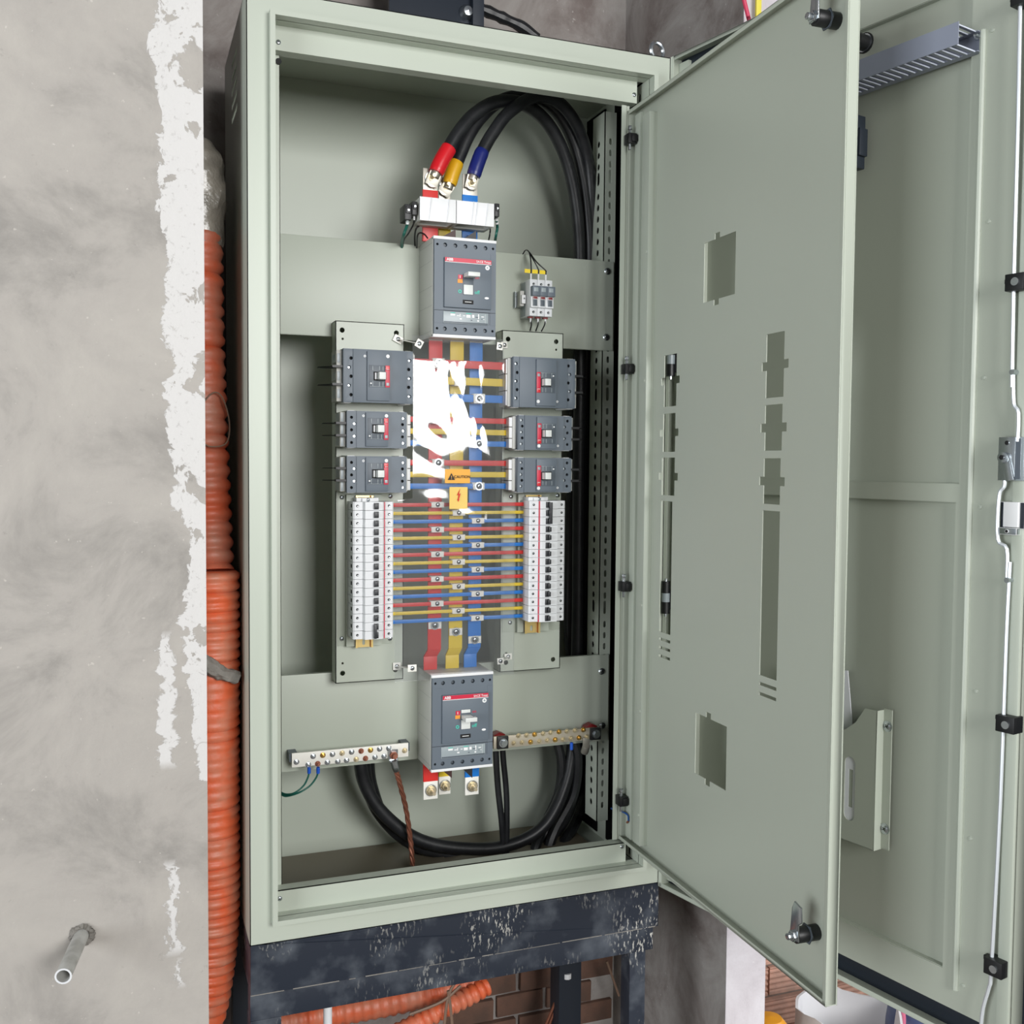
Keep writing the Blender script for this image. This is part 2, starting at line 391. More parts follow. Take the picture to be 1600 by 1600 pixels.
# the wall behind the viewer with its window opening
w = MB().plate(rect(-4.2, 3.6, FL, 3.9), [rect(.05, 2.05, .64, 2.60)], -.1, .1, 'plaster_grey', (Vector((0, -4.8, 0)), X, Z, -Y))
struct(w.build('wall_front'))
w = MB()
for x in (.05, 1.99): w.box(x, x+.06, -4.70, -4.64, .64, 2.60, 'white_plastic')
for z in (.64, 2.54): w.box(.05, 2.05, -4.70, -4.64, z, z+.06, 'white_plastic')
struct(w.build('window_1', bevel=.004))
# rear brick wall with courses of hollow clay bricks
rear = wallbox('wall_rear', 1.037, 3.4, .812, .95, FL, 3.9, 'mortar')
def brick_mesh():
    b = MB(); n = 5; L = .285; H = .088; prof = []
    for i in range(n*4+1):
        z = H*i/(n*4); prof.append((z, -.004 if (i % 4) in (2, 3) and 2 < i < n*4-1 else 0))
    vs = []
    for z, d in prof: vs += [(0, -.014-d*.8, z), (L, -.014-d*.8, z)]
    k = len(prof); b.add(vs, [(2*i, 2*i+1, 2*i+3, 2*i+2) for i in range(k-1)], 'brick')
    vs = [(0, .01, 0), (L, .01, 0), (L, .01, H), (0, .01, H), (0, -.014, 0), (L, -.014, 0), (L, -.014, H), (0, -.014, H)]
    b.add(vs, [(0, 1, 5, 4), (3, 7, 6, 2), (0, 4, 7, 3), (1, 2, 6, 5)], 'brick')
    return b.mesh('brick')
bme = brick_mesh()
for r_ in range(6):
    for c_ in range(5):
        x = 1.04+c_*.293-(.14 if r_ % 2 else 0)
        if x < 1.03: continue
        o = use('brick', bme, rear, (x+random.uniform(-.003, .003), .812+random.uniform(-.003, .004), FL+.02+r_*.100+random.uniform(-.002, .002)), (0, random.uniform(-.012, .012), 0))

# plaster broken away from the old bricks low on the back wall
rb = random.Random(11); ob = {}
for r_ in range(6):
    for c_ in range(4):
        x = .40+c_*.135-(.06 if r_ % 2 else 0)
        if x < .38+.05*r_ or x+.128 > .937: continue
        me = MB().box(0, .124, -.010-rb.uniform(0, .006), .004, 0, .052, 'brick_old').mesh('brick', .002); use('brick', me, wb, (x, .52, -.62+r_*.060), (0, rb.uniform(-.03, .03), 0))

# ------------------------------------------------------------------ small shared pieces
def screw_mesh(r, m='zinc', h=.5, cross=True, washer=False):
    b = MB()
    if washer: b.cyl((0, 0, 0), (0, -.0008, 0), r*1.45, m, 16)
    b.lathe((0, 0, 0), (0, -1, 0), [(r, 0), (r, r*h*.35), (r*.8, r*h*.75), (r*.45, r*h), (0.0001, r*h)], m, 14)
    if cross:
        for a in (.5, .5+PI/2):
            d = Vector((math.cos(a), 0, math.sin(a))); e = Vector((-math.sin(a), 0, math.cos(a)))
            b.obox((0, -r*h, 0), d, Y, e, r*.55, .0002, r*.10, 'hole')
    return b.mesh('screw')
SC4 = screw_mesh(.0045); SC6 = screw_mesh(.0062, washer=True); SC3 = screw_mesh(.0034); SC8 = screw_mesh(.0075)
def hexbolt_mesh(r, m, stud=.012):
    b = MB(); b.cyl((0, 0, 0), (0, -.0015, 0), r*1.45, 'zinc', 18); b.cyl((0, -.0015, 0), (0, -.0028, 0), r*1.25, 'brasslite', 18)
    b.cyl((0, -.0028, 0), (0, -.0028-r*.8, 0), r, m, 6, smooth=False)
    b.cyl((0, -.0028-r*.8, 0), (0, -.0028-r*.8-stud, 0), r*.52, m, 12, r2=r*.45)
    return b.mesh('bolt')
HB = hexbolt_mesh(.0085, 'brasslite', .016)
def termscrew(m): 
    b = MB(); r = .0042
    b.cyl((0, 0, 0), (0, -.0010, 0), r*1.35, m, 14); b.cyl((0, -.001, 0), (0, -.0045, 0), r, m, 6, smooth=False)
    b.cyl((0, -.0045, 0), (0, -.0095, 0), r*.6, m, 10, r2=r*.5); return b.mesh('bolt')
TS = {k: termscrew(k) for k in ('zinc', 'brass', 'brasslite', 'copper')}

# ------------------------------------------------------------------ cabinet
X0, X1, Z0, Z1, D0, D1 = -.047, .787, -.0473, 1.6473, .02, .412
cab = thing('electrical_cabinet', (0, 0, 0), 'tall pebble grey steel distribution cabinet standing open in the wall niche, both doors swung right', 'cabinet')
T = .0016
louv = [rect(.176, .271, z, z+.0115) for z in (1.592-.0, 1.592-.026, 1.592-.052, 1.592-.078, 1.592-.104)]
MB().plate(rect(D0, D1, Z0, Z1), [[(a, b) for a, b in l] for l in louv], 0, T, 'paint', (Vector((X0, 0, 0)), Y, Z, X)).build('side_panel', cab)
MB().box(X1-T, X1, D0, D1, Z0, Z1, 'paint').build('side_panel', cab)
MB().box(X0, X1, D0, D1, Z1-T, Z1, 'paint').build('top_panel', cab)
b = MB().box(X0, X1, D0, D1, Z0, Z0+T, 'paint').box(.0, .74, .075, .405, Z0+T, Z0+.006, 'floor_brown').box(.0, .40, .075, .405, Z0+.006, Z0+.008, 'floor_brown').build('bottom_panel', cab)
MB().box(X0, X1, D1-T, D1, Z0, Z1, 'paint').build('back_panel', cab)
MB().box(X1-T-.003, X1-T, .12, .262, Z0+.01, Z1-.01, 'shade_black').box(X1-T-.003, X1-T, .31, .408, Z0+.01, Z1-.01, 'shade_black').build('side_wall_shade', cab)  # added dark strips standing in for shade behind the rail and its slots
b = MB()
W_, H_, R_ = .74, 1.6, .009
b.plate(rect(X0, X1, Z0, Z1), [rect(-R_, W_+R_, -R_, H_+R_)], -D0-T, -D0, 'paint')
b.plate(rect(-R_, W_+R_, -R_, H_+R_), [rect(0, W_, 0, H_)], -D0-T, 0, 'paint')
b.build('front_frame', cab, bevel=.0012)
b = MB()
b.plate(rect(-T, W_+T, -T, H_+T), [rect(0, W_, 0, H_)], -.045, -D0, 'paint'); b.build('frame_return', cab)
# folded channels above and below the opening
b = MB().box(0, .725, .045, .047, 1.5585, 1.64, 'paint').box(0, .725, .045, .072, 1.557, 1.5585, 'paint').box(0, .725, .045, .06, 1.61, 1.6115, 'paint')
b.build('top_channel', cab)
b = MB().box(0, .72, .04, .042, Z0+.004, .040, 'paint').box(0, .72, .04, .066, .0385, .040, 'paint'); b.build('bottom_channel', cab)
b = MB().box(0, .0165, .066, .068, .04, 1.556, 'paint').box(-.001, .0005, .045, .12, .0, 1.6, 'paint').box(.0155, .0165, .066, .085, .04, 1.556, 'paint'); b.build('left_post', cab)
b = MB().plate(rect(.045, .076, 0, 1.6), [slot(.062, 1.575, .008, .018), slot(.062, .012, .008, .018)], 0, .0015, 'paint', (Vector((.74, 0, 0)), Y, Z, X))
b.box(.694, .7045, .05, .0515, .045, 1.552, 'paint').box(.706, .712, .052, .07, .045, 1.552, 'paint'); b.build('hinge_post', cab)
for px, py, yy in ((435, 66, .045), (991, 148, .045), (437, 1404, .04), (972, 1323, .04)):
    p = aY(px, py, yy); use('screw', SC4, cab, p)
p = aY(435, 96, .064); MB().cyl(p, p+Vector((0, -.002, 0)), .0055, 'hole', 10).build('knockout', cab)
p = aX(1011, 131, .7395); 
p = aY(893, 176, .40); MB().cyl((p.x, .41, p.z), (p.x, .385, p.z), .0045, 'zinc', 10).cyl((p.x, .392, p.z), (p.x, .388, p.z), .0075, 'black', 6).build('stud', cab)
# lifting eye on the roof
p = aX(1022, 92, 0) if False else Vector((.772, .05, Z1))
b = MB().cyl(p, p+Vector((0, 0, .006)), .012, 'zinc', 14)
ring = [p+Vector((.017*math.sin(a), .006*math.sin(a), .022-.017*math.cos(a))) for a in [2*PI*i/12 for i in range(13)]]
b.tube(ring, .0045, 'zinc', 8, 2, closed=False); b.build('lifting_eye', cab)
# slotted angle rail on the right
zs = []; z = .05
k = 0
while z < 1.55:
    if k % 9 == 8: zs.append((z+.02, .030)); z += .040
    else: zs.append((z+.0065, .0150)); z += .0248
    k += 1
b = MB(); f1 = (Vector((0, .225, 0)), X, Z, -Y); f2 = (Vector((.741, 0, 0)), Y, Z, -X)
zc = [.02]+[(zs[i][0]+zs[i][1]/2+zs[i+1][0]-zs[i+1][1]/2)/2 for i in range(len(zs)-1)]+[1.6]
for i, (z, h) in enumerate(zs):
    b.plate(rect(.741, .7693, zc[i], zc[i+1]), [slot(.7555, z, .0068, h)], -.002, 0, 'paint', f1)
    b.plate(rect(.225, .285, zc[i], zc[i+1]), [slot(.256, z, .014, h)], -.002, 0, 'paint', f2)
b.build('slotted_rail', cab)
# cross plates carrying the gear
def crossplate(z0, z1):
    b = MB().box(-.026, .7645, .22, .222, z0, z1, 'paint').box(-.026, .7645, .222, .234, z0, z0+.002, 'paint').box(-.026, .7645, .222, .234, z1-.002, z1, 'paint')
    return b.build('cross_plate', cab, bevel=.0006)
cpu = crossplate(1.0795, 1.2738); cpl = crossplate(.2055, .4003)
for px, py, par in ((949, 424, cpu), (947, 527, cpu), (940, 1049, cpl), (941, 1134, cpl)): use('screw', SC8, par, aY(px, py, .2198))

# ------------------------------------------------------------------ mounting plates with rails
def mounting(x0, x1, side):
    t = thing('mounting_plate', (x0, .18, .386), 'pebble grey mounting plate %s of the coloured bars, carrying breakers and a rail' % side, 'mounting plate', 'breaker mounting plates')
    xo, zo = x0, .386; w = x1-x0; h = .7195
    hs = [circ(.014, .020, .0052), circ(w-.016, .020, .0052), circ(.013, h-.018, .0052), circ(w-.016, h-.018, .0052), circ(.014, .040, .0024, 8), circ(.014 if side == 'left' else w-.016, h-.035, .0024, 8)]
    b = MB().plate(rect(0, w, 0, h), hs, -.0015, 0, 'paint')
    b.box(0, .0015, 0, .036, 0, h, 'paint').box(w-.0015, w, 0, .036, 0, h, 'paint').box(0, w, 0, .036, 0, .0015, 'paint').box(0, w, 0, .036, h-.0015, h, 'paint')
    b.build('tray', t, bevel=.0008)
    # raised bracket below the larger breakers
    lo = .075 if side == 'left' else .085
    xa = .019 if side == 'left' else .034
    b = MB().box(xa, xa+.072, -.013, 0, lo, .378, 'paint').box(.004, w-.004-(.02 if side == 'left' else 0), -.0015, 0, lo, .386, 'paint')
    b.build('rail_bracket', t, bevel=.001)
    dx = (.036 if side == 'left' else .048)
    n0 = lo-.002
    b = MB(); f = (Vector((0, -.0135, 0)), X, Z, -Y)
    zz = n0
    while zz < .375:
        b.plate(rect(dx+.004, dx+.031, zz, min(zz+.0205, .376)), [slot(dx+.0175, zz+.010, .0055, .012)] if zz+.0205 < .376 else [], 0, .001, 'rail_gold', f); zz += .0205
    for s in (0, 1):
        e = dx+(.004 if s == 0 else .031); b.box(e-.0005, e+.0005, -.021, -.0135, n0, .376, 'rail_edge'); b.box(e-(.004 if s == 0 else 0), e+(0 if s == 0 else .004), -.0217, -.0207, n0, .376, 'rail_gold')
    b.build('din_rail', t)
    # end stop at the top of the rail
    b = MB().box(dx-.004, dx+.040, -.045, -.012, .3645, .3725, 'white_plastic').box(dx+.006, dx+.03, -.050, -.045, .3652, .3718, 'white_plastic'); b.build('end_stop', t, bevel=.0006)
    use('screw', SC3, t, (dx+.018, -.050, .3685))
    for sx, sz in ((.012, .09), (w-.028, .085), (.012, .372), (w-.028, .374)) if side == 'left' else ((.022, .105), (w-.006, .106), (.022, .372), (w-.010, .374)): use('screw', SC4, t, (sx, -.0016, sz))
    return t
tl = mounting(.1395, .278, 'left'); tr = mounting(.4885, .627, 'right')

# ------------------------------------------------------------------ large power breakers
def big_breaker(x, z, hy, where, on):
    t = thing('circuit_breaker', (x, .2195, z), 'large three-pole breaker with a red band, %s' % where, 'circuit breaker', 'large power breakers')
    Wd, Hd = .131, .197; F = (Vector((0, 0, 0)), X, Z, -Y)
    b = MB().box(0, Wd, -.096, 0, .001, Hd-.001, 'body')
    for v in (.012, .062, .100, .150, .184): b.box(-.0004, 0, -.093, -.004, v, v+.0007, 'cover_dark')
    b.box(.0, Wd, -.1025, -.09, 0, .0055, 'white_plastic').box(.0, Wd, -.1025, -.09, Hd-.0055, Hd, 'white_plastic')
    b.build('housing', t, bevel=.001)
    hs = []
    for vv in (.0165, Hd-.0165):
        hs += [circ(u, vv, .0042, 12) for u in (.0235, .0445, .0655, .0865, .1075)]+[circ(u, vv, .0026, 10) for u in (.0075, .1235)]
    b = MB().plate(rect(.0012, Wd-.0012, .0058, Hd-.0058), hs, .096, .1035, 'cover', F)
    b.box(.0012, Wd-.0012, -.0965, -.096, .0058, Hd-.0058, 'hole')
    for vv in (.0165, Hd-.0165):
        for u in (.0235, .0445, .0655, .0865, .1075): b.cyl((u, -.0968, vv), (u, -.0985, vv), .0030, 'cover_dark', 10)
    b.box(.0012, .0205, -.1042, -.1035, .0275, Hd-.0275, 'cover').box(Wd-.0125, Wd-.0012, -.1042, -.1035, .0275, Hd-.0275, 'cover')
    b.box(.0012, Wd-.0012, -.1044, -.1035, .0520, .0528, 'hole')
    b.build('front_cover', t, bevel=.0005)
    # raised fascia
    b = MB().box(.0205, .1185, -.1095, -.1035, .0585, .1560, 'cover'); b.build('fascia', t, bevel=.0010)
    b = MB().box(.0212, .1178, -.1102, -.1096, .1475, .1553, 'band').box(.0212, .1178, -.1102, -.1096, .1462, .1472, 'ink_white')
    f2 = (Vector((0, -.1103, 0)), X, Z, -Y)
    b.text('ABB', (.0245, .1513), .0074, 'ink_white', f2, 'LEFT', bold=.03); b.text('SACE Tmax', (.1165, .1510), .0062, 'ink_white', f2, 'RIGHT', bold=.01)
    b.build('red_band', t)
    b = MB(); f3 = (Vector((0, -.1097, 0)), X, Z, -Y)
    b.plate(circ(.1095, .1405, .0046, 18), [], 0, .0008, 'ink_white', f3).plate(circ(.1095, .1405, .0022, 12), [], .0008, .001, 'label_grey', f3)
    b.build('test_button', t); b = MB(); b.plate([(p[0]*1.0, p[1]) for p in [(.1085+.0046*math.cos(a), .0805+.0022*math.sin(a)) for a in [2*PI*i/16 for i in range(16)]]], [], 0, .0006, 'ink_white', f3)
    b.build('seal_mark', t); b = MB(); b.box(.0585, .0805, -.1100, -.1095, .0665, .0745, 'hole').box(.0625, .0765, -.1103, -.1100, .0700, .0712, 'ink_white')
    b.build('name_label', t); b = MB(); b.box(.0485, .0578, -.1102, -.1095, .1150, .1230, 'band').box(.0520, .0532, -.1105, -.1102, .1165, .1215, 'ink_white').box(.0475, .0578, -.1102, -.1095, .1070, .1142, 'orange_tag')
    b.build('position_flags', t); b = MB(); b.plate(circ(.0523, .0905, .0036, 16), [circ(.0523, .0905, .0018, 12)], 0, .0006, 'teal', f3); b.build('zero_mark', t); b = MB()
    b.text('off', (.0880, .0905), .0098, 'teal', f3, bold=.02); b.build('off_mark', t); b = MB(); b.text('on', (.0880, .1195), .0085, 'band', f3, bold=.01)
    b.build('on_mark', t)
    b = MB().box(.0590, .0802, -.1101, -.1095, .0845, .1255, 'cover_dark').box(.0597, .0795, -.1110, -.1101, .0850, .1045, 'lever').box(.0597, .0795, -.1110, -.1101, .1180, .1250, 'lever'); b.build('handle_frame', t, bevel=.0003)
    b = MB().box(.0603, .0790, -.128, -.1101, hy-.0035, hy+.0045, 'lever').box(.0603, .0850, -.138, -.126, hy-.0045, hy+.0040, 'lever'); b.build('handle', t, bevel=.001)
    b = MB().box(.0195, .1130, -.1062, -.1035, .0275, .0505, 'label_grey'); b.box(.0202, .1123, -.1066, -.1062, .0280, .0310, 'cover_dark')
    rr = random.Random(3)
    for u, v, w, h in ((.034, .0425, .010, .004), (.047, .042, .006, .002), (.053, .041, .002, .006), (.053, .0355, .005, .003), (.060, .0425, .005, .002), (.067, .040, .009, .006), (.079, .0405, .005, .006), (.086, .041, .006, .002), (.0915, .0385, .0025, .010), (.0985, .0425, .006, .002), (.0985, .0375, .002, .002), (.103, .0375, .002, .002), (.076, .0345, .004, .002), (.090, .0335, .004, .003)):
        b.box(u, u+w, -.1065, -.1062, v, v+h, 'ink_white' if rr.random() < .7 else 'cover_dark')
    b.box(.1065, .1072, -.1065, -.1062, .029, .049, 'ink_white'); b.box(.034, .044, -.1066, -.1062, .0475, .0492, 'teal'); b.box(.066, .078, -.1066, -.1062, .0475, .0492, 'teal')
    b.build('trip_unit_label', t, bevel=.0003)
    return t
big_breaker(.3203, 1.0765, .1215, 'above the coloured bars', True)
big_breaker(.3203, .2055, .1100, 'below the coloured bars', False)

# ------------------------------------------------------------------ moulded case breakers
def case_breaker_parts(Wd, Hd, big):
    """drawn with the load side on the left; a right-hand one is the same thing turned half round"""
    out = []; y = 0   # local origin: centre of the front cover, y=0 at the mounting plate, viewer at -y
    a, c = Wd/2, Hd/2; d = .070
    ps = [.167, .5, .833]
    b = MB().box(-a-.010, a+.006, -.050, 0, -c+.002, c-.002, 'body')
    for p in ps: b.box(-a-.0107, -a-.010, -.044, -.010, -c+Hd*p-.008, -c+Hd*p+.008, 'label_grey'); b.box(-a-.009, -a-.003, -.0508, -.050, -c+Hd*p-.009, -c+Hd*p+.009, 'label_grey')
    b.box(-a+.002, -a+.016, -.060, -.002, -c-.0012, -c+.002, 'white_plastic').box(a-.014, a-.003, -.060, -.002, -c-.0012, -c+.002, 'white_plastic')
    b.box(-a+.002, -a+.016, -.060, -.002, c-.002, c+.0012, 'white_plastic').box(a-.014, a-.003, -.060, -.002, c-.002, c+.0012, 'white_plastic')
    b.box(a+.002, a+.013 if not big else a+.009, -.046, -.006, -c+.004, c-.004, 'white_plastic')
    for p in (.333, .667): b.box(a+.002, a+.0135 if not big else a+.0095, -.0465, -.005, -c+Hd*p-.001, -c+Hd*p+.001, 'hole')
    out.append(('housing', b.mesh('housing', .0008)))
    r = .0030; hl = [(-a+.009+(.006 if i % 2 else 0)*(1 if not big else -.6)+(0 if not big else .006), -c+Hd*p) for i, p in enumerate((.14, .315, .485, .655, .825))]
    hr = [(a-.0065-(.0 if not i % 2 else .002), -c+Hd*p) for i, p in enumerate((.14, .315, .485, .655, .825))]
    if big: r = .0033
    F = (Vector((0, 0, 0)), X, Z, -Y)
    b = MB().plate(rect(-a, a, -c, c), [circ(u, v, r, 10) for u, v in hl+hr], .058, .066, 'cover', F)
    b.box(-a+.001, a-.001, -.058, -.0575, -c+.001, c-.001, 'hole')
    b.box(-a, a, -.058, -.045, -c+.001, -c+.0016, 'cover').box(-a, a, -.058, -.045, c-.0016, c-.001, 'cover').box(-a, -a+.0008, -.058, -.045, -c+.001, c-.001, 'cover').box(a-.0008, a, -.058, -.045, -c+.001, c-.001, 'cover')
    for i, (u, v) in enumerate(hl+hr):
        if i % 2: b.cyl((u, -.0585, v), (u, -.062, v), r*.8, 'zinc', 8)
    b.box(-a+.0185, a-.013, -.0680, -.066, -c, c, 'cover')
    out.append(('front_cover', b.mesh('front_cover', .0004)))
    x0, x1 = -.0235, .0205
    b = MB().box(x0, x1, -.0725, -.068, -c+Hd*.04, c-Hd*.035, 'cover'); out.append(('fascia', b.mesh('fascia', .0006)))
    wz0, wz1 = (-.021, .021) if not big else (-.021, .021)
    zc = (.0015 if not big else 0)
    b = MB().box(-.0205, .0115, -.0730, -.0725, wz0+zc, wz1+zc, 'cover_dark').box(.0115, .0205, -.0740, -.0725, wz0+zc, wz1+zc, 'band')
    b.box(.0118, .0202, -.0744, -.0740, .0120+zc, .0200+zc, 'shrink_red').box(.0132, .0190, -.0747, -.0744, .0130+zc, .0140+zc, 'ink_white').box(.0132, .0190, -.0747, -.0744, -.0180+zc, -.0120+zc, 'label_grey')
    for u in (-.0135, -.0005, .0065): b.box(u, u+.0012, -.0734, -.0730, .0105+zc, .0195+zc, 'label_grey').box(u, u+.0012, -.0734, -.0730, -.0195+zc, -.0105+zc, 'label_grey')
    b.box(-.0195, .0110, -.0734, -.0730, -.0200+zc, -.0192+zc, 'label_grey'); b.cyl((-.0165, -.0730, -.0140+zc), (-.0165, -.0738, -.0140+zc), .0018, 'ink_white', 10)
    out.append(('handle_window', b.mesh('handle_window', .0002)))
    b = MB().box(-.0115, .0110, -.0745, -.0730, -.0085+zc, .0085+zc, 'hole').box(-.0050, .0095, -.090, -.073, -.0075+zc, .0075+zc, 'lever').box(-.0100, -.0060, -.078, -.073, -.0070+zc, .0070+zc, 'white_plastic')
    out.append(('handle', b.mesh('handle', .0008)))
    b = MB().cyl((.0165, -.0725, c-Hd*.12), (.0165, -.0738, c-Hd*.12), .0034, 'ink_white', 16); out.append(('test_button', b.mesh('test_button')))
    b = MB().cyl((-.0275, -.068, c-Hd*.13), (-.0275, -.0692, c-Hd*.13), .0024, 'white_plastic', 12).cyl((-.0275, -.0692, c-Hd*.13), (-.0275, -.0694, c-Hd*.13), .0010, 'cover_dark', 8); out.append(('sealing_screw', b.mesh('sealing_screw')))
    L = .032 if not big else .034
    for p in (.333, .667):
        z = -c+Hd*p
        b = MB().plate([(-a-.008-L, .030), (-a-.020, .060), (-a+.002, .062), (-a+.002, .012), (-a-.006-L, .010)], [], -.0006, .0006, 'black', (Vector((0, 0, z)), X, -Y, Z))
        b.box(-a-.020, -a+.002, -.062, -.045, z-.0022, z+.0022, 'black')
        out.append(('phase_barrier', b.mesh('phase_barrier')))
    return out
CB = {True: case_breaker_parts(.137, .102, True), False: case_breaker_parts(.118, .0705, False)}
def case_breaker(xc, zc, big, left, label):
    t = thing('circuit_breaker', (xc, .178, zc), label, 'circuit breaker', 'dark grey moulded breakers on the mounting plates', (0, 0 if left else PI, 0))
    for n, me in CB[big]: use(n, me, t)
case_breaker(.2095, .9935, True, True, 'large dark grey moulded breaker at the top of the left mounting plate')
case_breaker(.2069, .8910, False, True, 'small dark grey moulded breaker, middle of three on the left mounting plate')
case_breaker(.2069, .8045, False, True, 'small dark grey moulded breaker, lowest of three on the left mounting plate')
case_breaker(.5565, .9935, True, False, 'large dark grey moulded breaker at the top of the right mounting plate')
case_breaker(.5590, .8910, False, False, 'small dark grey moulded breaker, middle of three on the right mounting plate')
case_breaker(.5590, .8045, False, False, 'small dark grey moulded breaker, lowest of three on the right mounting plate')

# ------------------------------------------------------------------ miniature breakers
PIT = .01675
TMS = MB().cyl((0, -.0503, 0), (0, -.0508, 0), .0026, 'hole', 12).cyl((.0006, -.0508, -.0006), (.0006, -.0510, -.0006), .0013, 'zinc', 8).mesh('terminal_screw')
CEN = MB().box(-.0003, .0002, -.040, -.030, -.0034, .0034, 'hole').mesh('cable_entry')
def mcb_parts(n):
    """n modules tall (along z), load side on the left; local z=0 at the bottom, y=0 at the plate"""
    out = []; Ht = PIT*n; g = .00035
    prof = [(0, 0), (0, -.048), (.003, -.0505), (.0185, -.0505), (.0195, -.0555), (.0215, -.0600), (.0560, -.0600), (.0600, -.0555), (.0640, -.0505), (.0775, -.0505), (.0800, -.048), (.0800, 0)]
    b = MB()
    for k in range(n):
        z0, z1 = k*PIT+g, (k+1)*PIT-g; m = len(prof)
        vs = [(x, y, z0) for x, y in prof]+[(x, y, z1) for x, y in prof]
        b.add(vs, [tuple(range(m)), tuple(range(2*m-1, m-1, -1))]+[(i, (i+1) % m, m+(i+1) % m, m+i) for i in range(m)], 'mcb')
    out.append(('body', b.mesh('body')))
    b = MB()
    for k in range(n):
        z = (k+.5)*PIT
        for x in (.0085, .0710): out.append(('terminal_screw', TMS, (x, 0, z)))
        out.append(('cable_entry', CEN, (0, 0, z)))
    b = MB(); b.box(.0597, .0615, -.0567, -.0535, .0006, Ht-.0006, 'band'); out.append(('red_mark', b.mesh('red_mark')))
    b = MB()
    for k in range(n):
        z = (k+.5)*PIT
        b.box(.0385, .0480, -.0612, -.060, z-.0062, z+.0062, 'handle_dark'); b.box(.0385, .0440, -.0690, -.060, z-.0048, z+.0048, 'handle_dark').box(.0440, .0475, -.0640, -.060, z-.0058, z+.0058, 'handle_dark')
    if n > 1: b.box(.0375, .0425, -.0715, -.064, .0030, Ht-.0030, 'handle_dark')
    out.append(('switch', b.mesh('switch', .0005)))
    return out
MC = {n: mcb_parts(n) for n in (1, 2, 3)}
ORD = ['topmost', 'second', 'third', 'fourth', 'fifth', 'sixth', 'seventh', 'eighth', 'ninth', 'tenth', 'eleventh', 'twelfth', 'thirteenth', 'fourteenth', 'fifteenth', 'sixteenth']
def mcb(x, z, n, left, label):
    if left: t = thing('miniature_circuit_breaker', (x, .1655, z), label, 'circuit breaker', 'miniature breakers in the left column')
    else: t = thing('miniature_circuit_breaker', (x+.080, .1655, z+PIT*n), label, 'circuit breaker', 'miniature breakers in the right column', (0, PI, 0))
    for q in MC[n]: use(q[0], q[1], t, q[2] if len(q) > 2 else None)
ZT = .7517
for i in range(14):
    mcb(.1608, ZT-(i+1)*PIT, 1, True, ('%s white single-pole miniature breaker in the left column' if i == 0 else '%s white single-pole miniature breaker from the top in the left column') % ORD[i])
mcb(.1608, ZT-16*PIT, 2, True, 'white two-pole miniature breaker with linked black levers at the foot of the left column')
mcb(.5275, ZT-3*PIT, 3, False, 'white three-pole miniature breaker with one long black lever at the top of the right column')
for i in range(12):
    mcb(.5275, ZT-(i+4)*PIT, 1, False, '%s white single-pole miniature breaker below the three-pole one in the right column' % ('first' if i == 0 else ORD[i]))

# ------------------------------------------------------------------ busbars
COLN = {'red': 'sleeve_red', 'yellow': 'sleeve_yellow', 'blue': 'sleeve_blue'}
bx = {'red': (.3266, .3551), 'yellow': (.3715, .4005), 'blue': (.4133, .4413)}
def path_bar(b, pts, w0, w1, th, m, xs=None):
    """flat strip following (y, z) points between x = w0 and w1"""
    for i in range(len(pts)-1):
        (y0, z0), (y1, z1) = pts[i], pts[i+1]
        dx0 = xs[i] if xs else 0; dx1 = xs[i+1] if xs else 0
        d = Vector((0, y1-y0, z1-z0)).normalized(); nrm = Vector((0, -d.z, d.y))*(th/2)
        v = []
        for (yy, zz, dx) in ((y0, z0, dx0), (y1, z1, dx1)):
            for xx in (w0+dx, w1+dx):
                for s in (-1, 1): v.append(Vector((xx, yy, zz))+nrm*s)
        b.add(v, [(0, 2, 3, 1), (4, 5, 7, 6), (0, 1, 5, 4), (2, 6, 7, 3), (0, 4, 6, 2), (1, 3, 7, 5)], m)
ROWZ = lambda i: ZT-(i+.5)*PIT
PH = ['red', 'yellow', 'blue']
wide = []
for zc, H_b, hb in ((.9935, .102, .0155), (.8910, .0705, .0110), (.8045, .0705, .0110)):
    for k in range(3): wide.append((zc+(1-k)*H_b/3, PH[k], hb))
rows = {c: [ROWZ(i) for i in range(15) if PH[i % 3] == c] for c in PH}
low = {'red': aY(679, 977, .166).z, 'yellow': aY(712, 987, .166).z, 'blue': aY(741, 999.5, .166).z}
for c in PH:
    x0, x1 = bx[c]
    t = thing('busbar', ((x0+x1)/2, .17, .40), 'wide vertical %s-sleeved busbar behind the clear cover between the two large breakers' % c, 'busbar')
    ox = (x0+x1)/2; a, e = x0-ox, x1-ox
    b = MB(); s = -.006 if c != 'yellow' else -.004
    path_bar(b, [(0, .675), (0, .045), (.008, .030), (.008, .002)], a, e, .004, COLN[c], [0, 0, s, s]); b.build('sleeved_bar', t, bevel=.0005)
    b = MB(); path_bar(b, [(.002, .690), (0, .672)], a, e, .004, 'tin'); b.build('bare_end', t)
    def clip(z, w, h, bolt, y=-.0220):
        q = MB().box(-w/2, w/2, y, -.0022, z-.40-h/2, z-.40+h/2, 'tag_metal')
        if w < .03: q.box(-w/2, w/2, y-.0012, y, z-.40+h/2-.0012, z-.40+h/2, 'tag_metal')
        q.build('clamp', t, bevel=.0004); use('screw', bolt, t, (0, y-.0003, z-.40))
    for z, cc, hb in wide:
        if cc == c: clip(z, .024, hb+.004, SC6, -.0250)
    for z in rows[c]: clip(z, .0265, .0115, SC4, -.0215)
    clip(low[c], .0275, .0150, SC6, -.005)
wl_ = ['level with the large moulded breakers', 'level with the middle moulded breakers', 'level with the lowest moulded breakers']
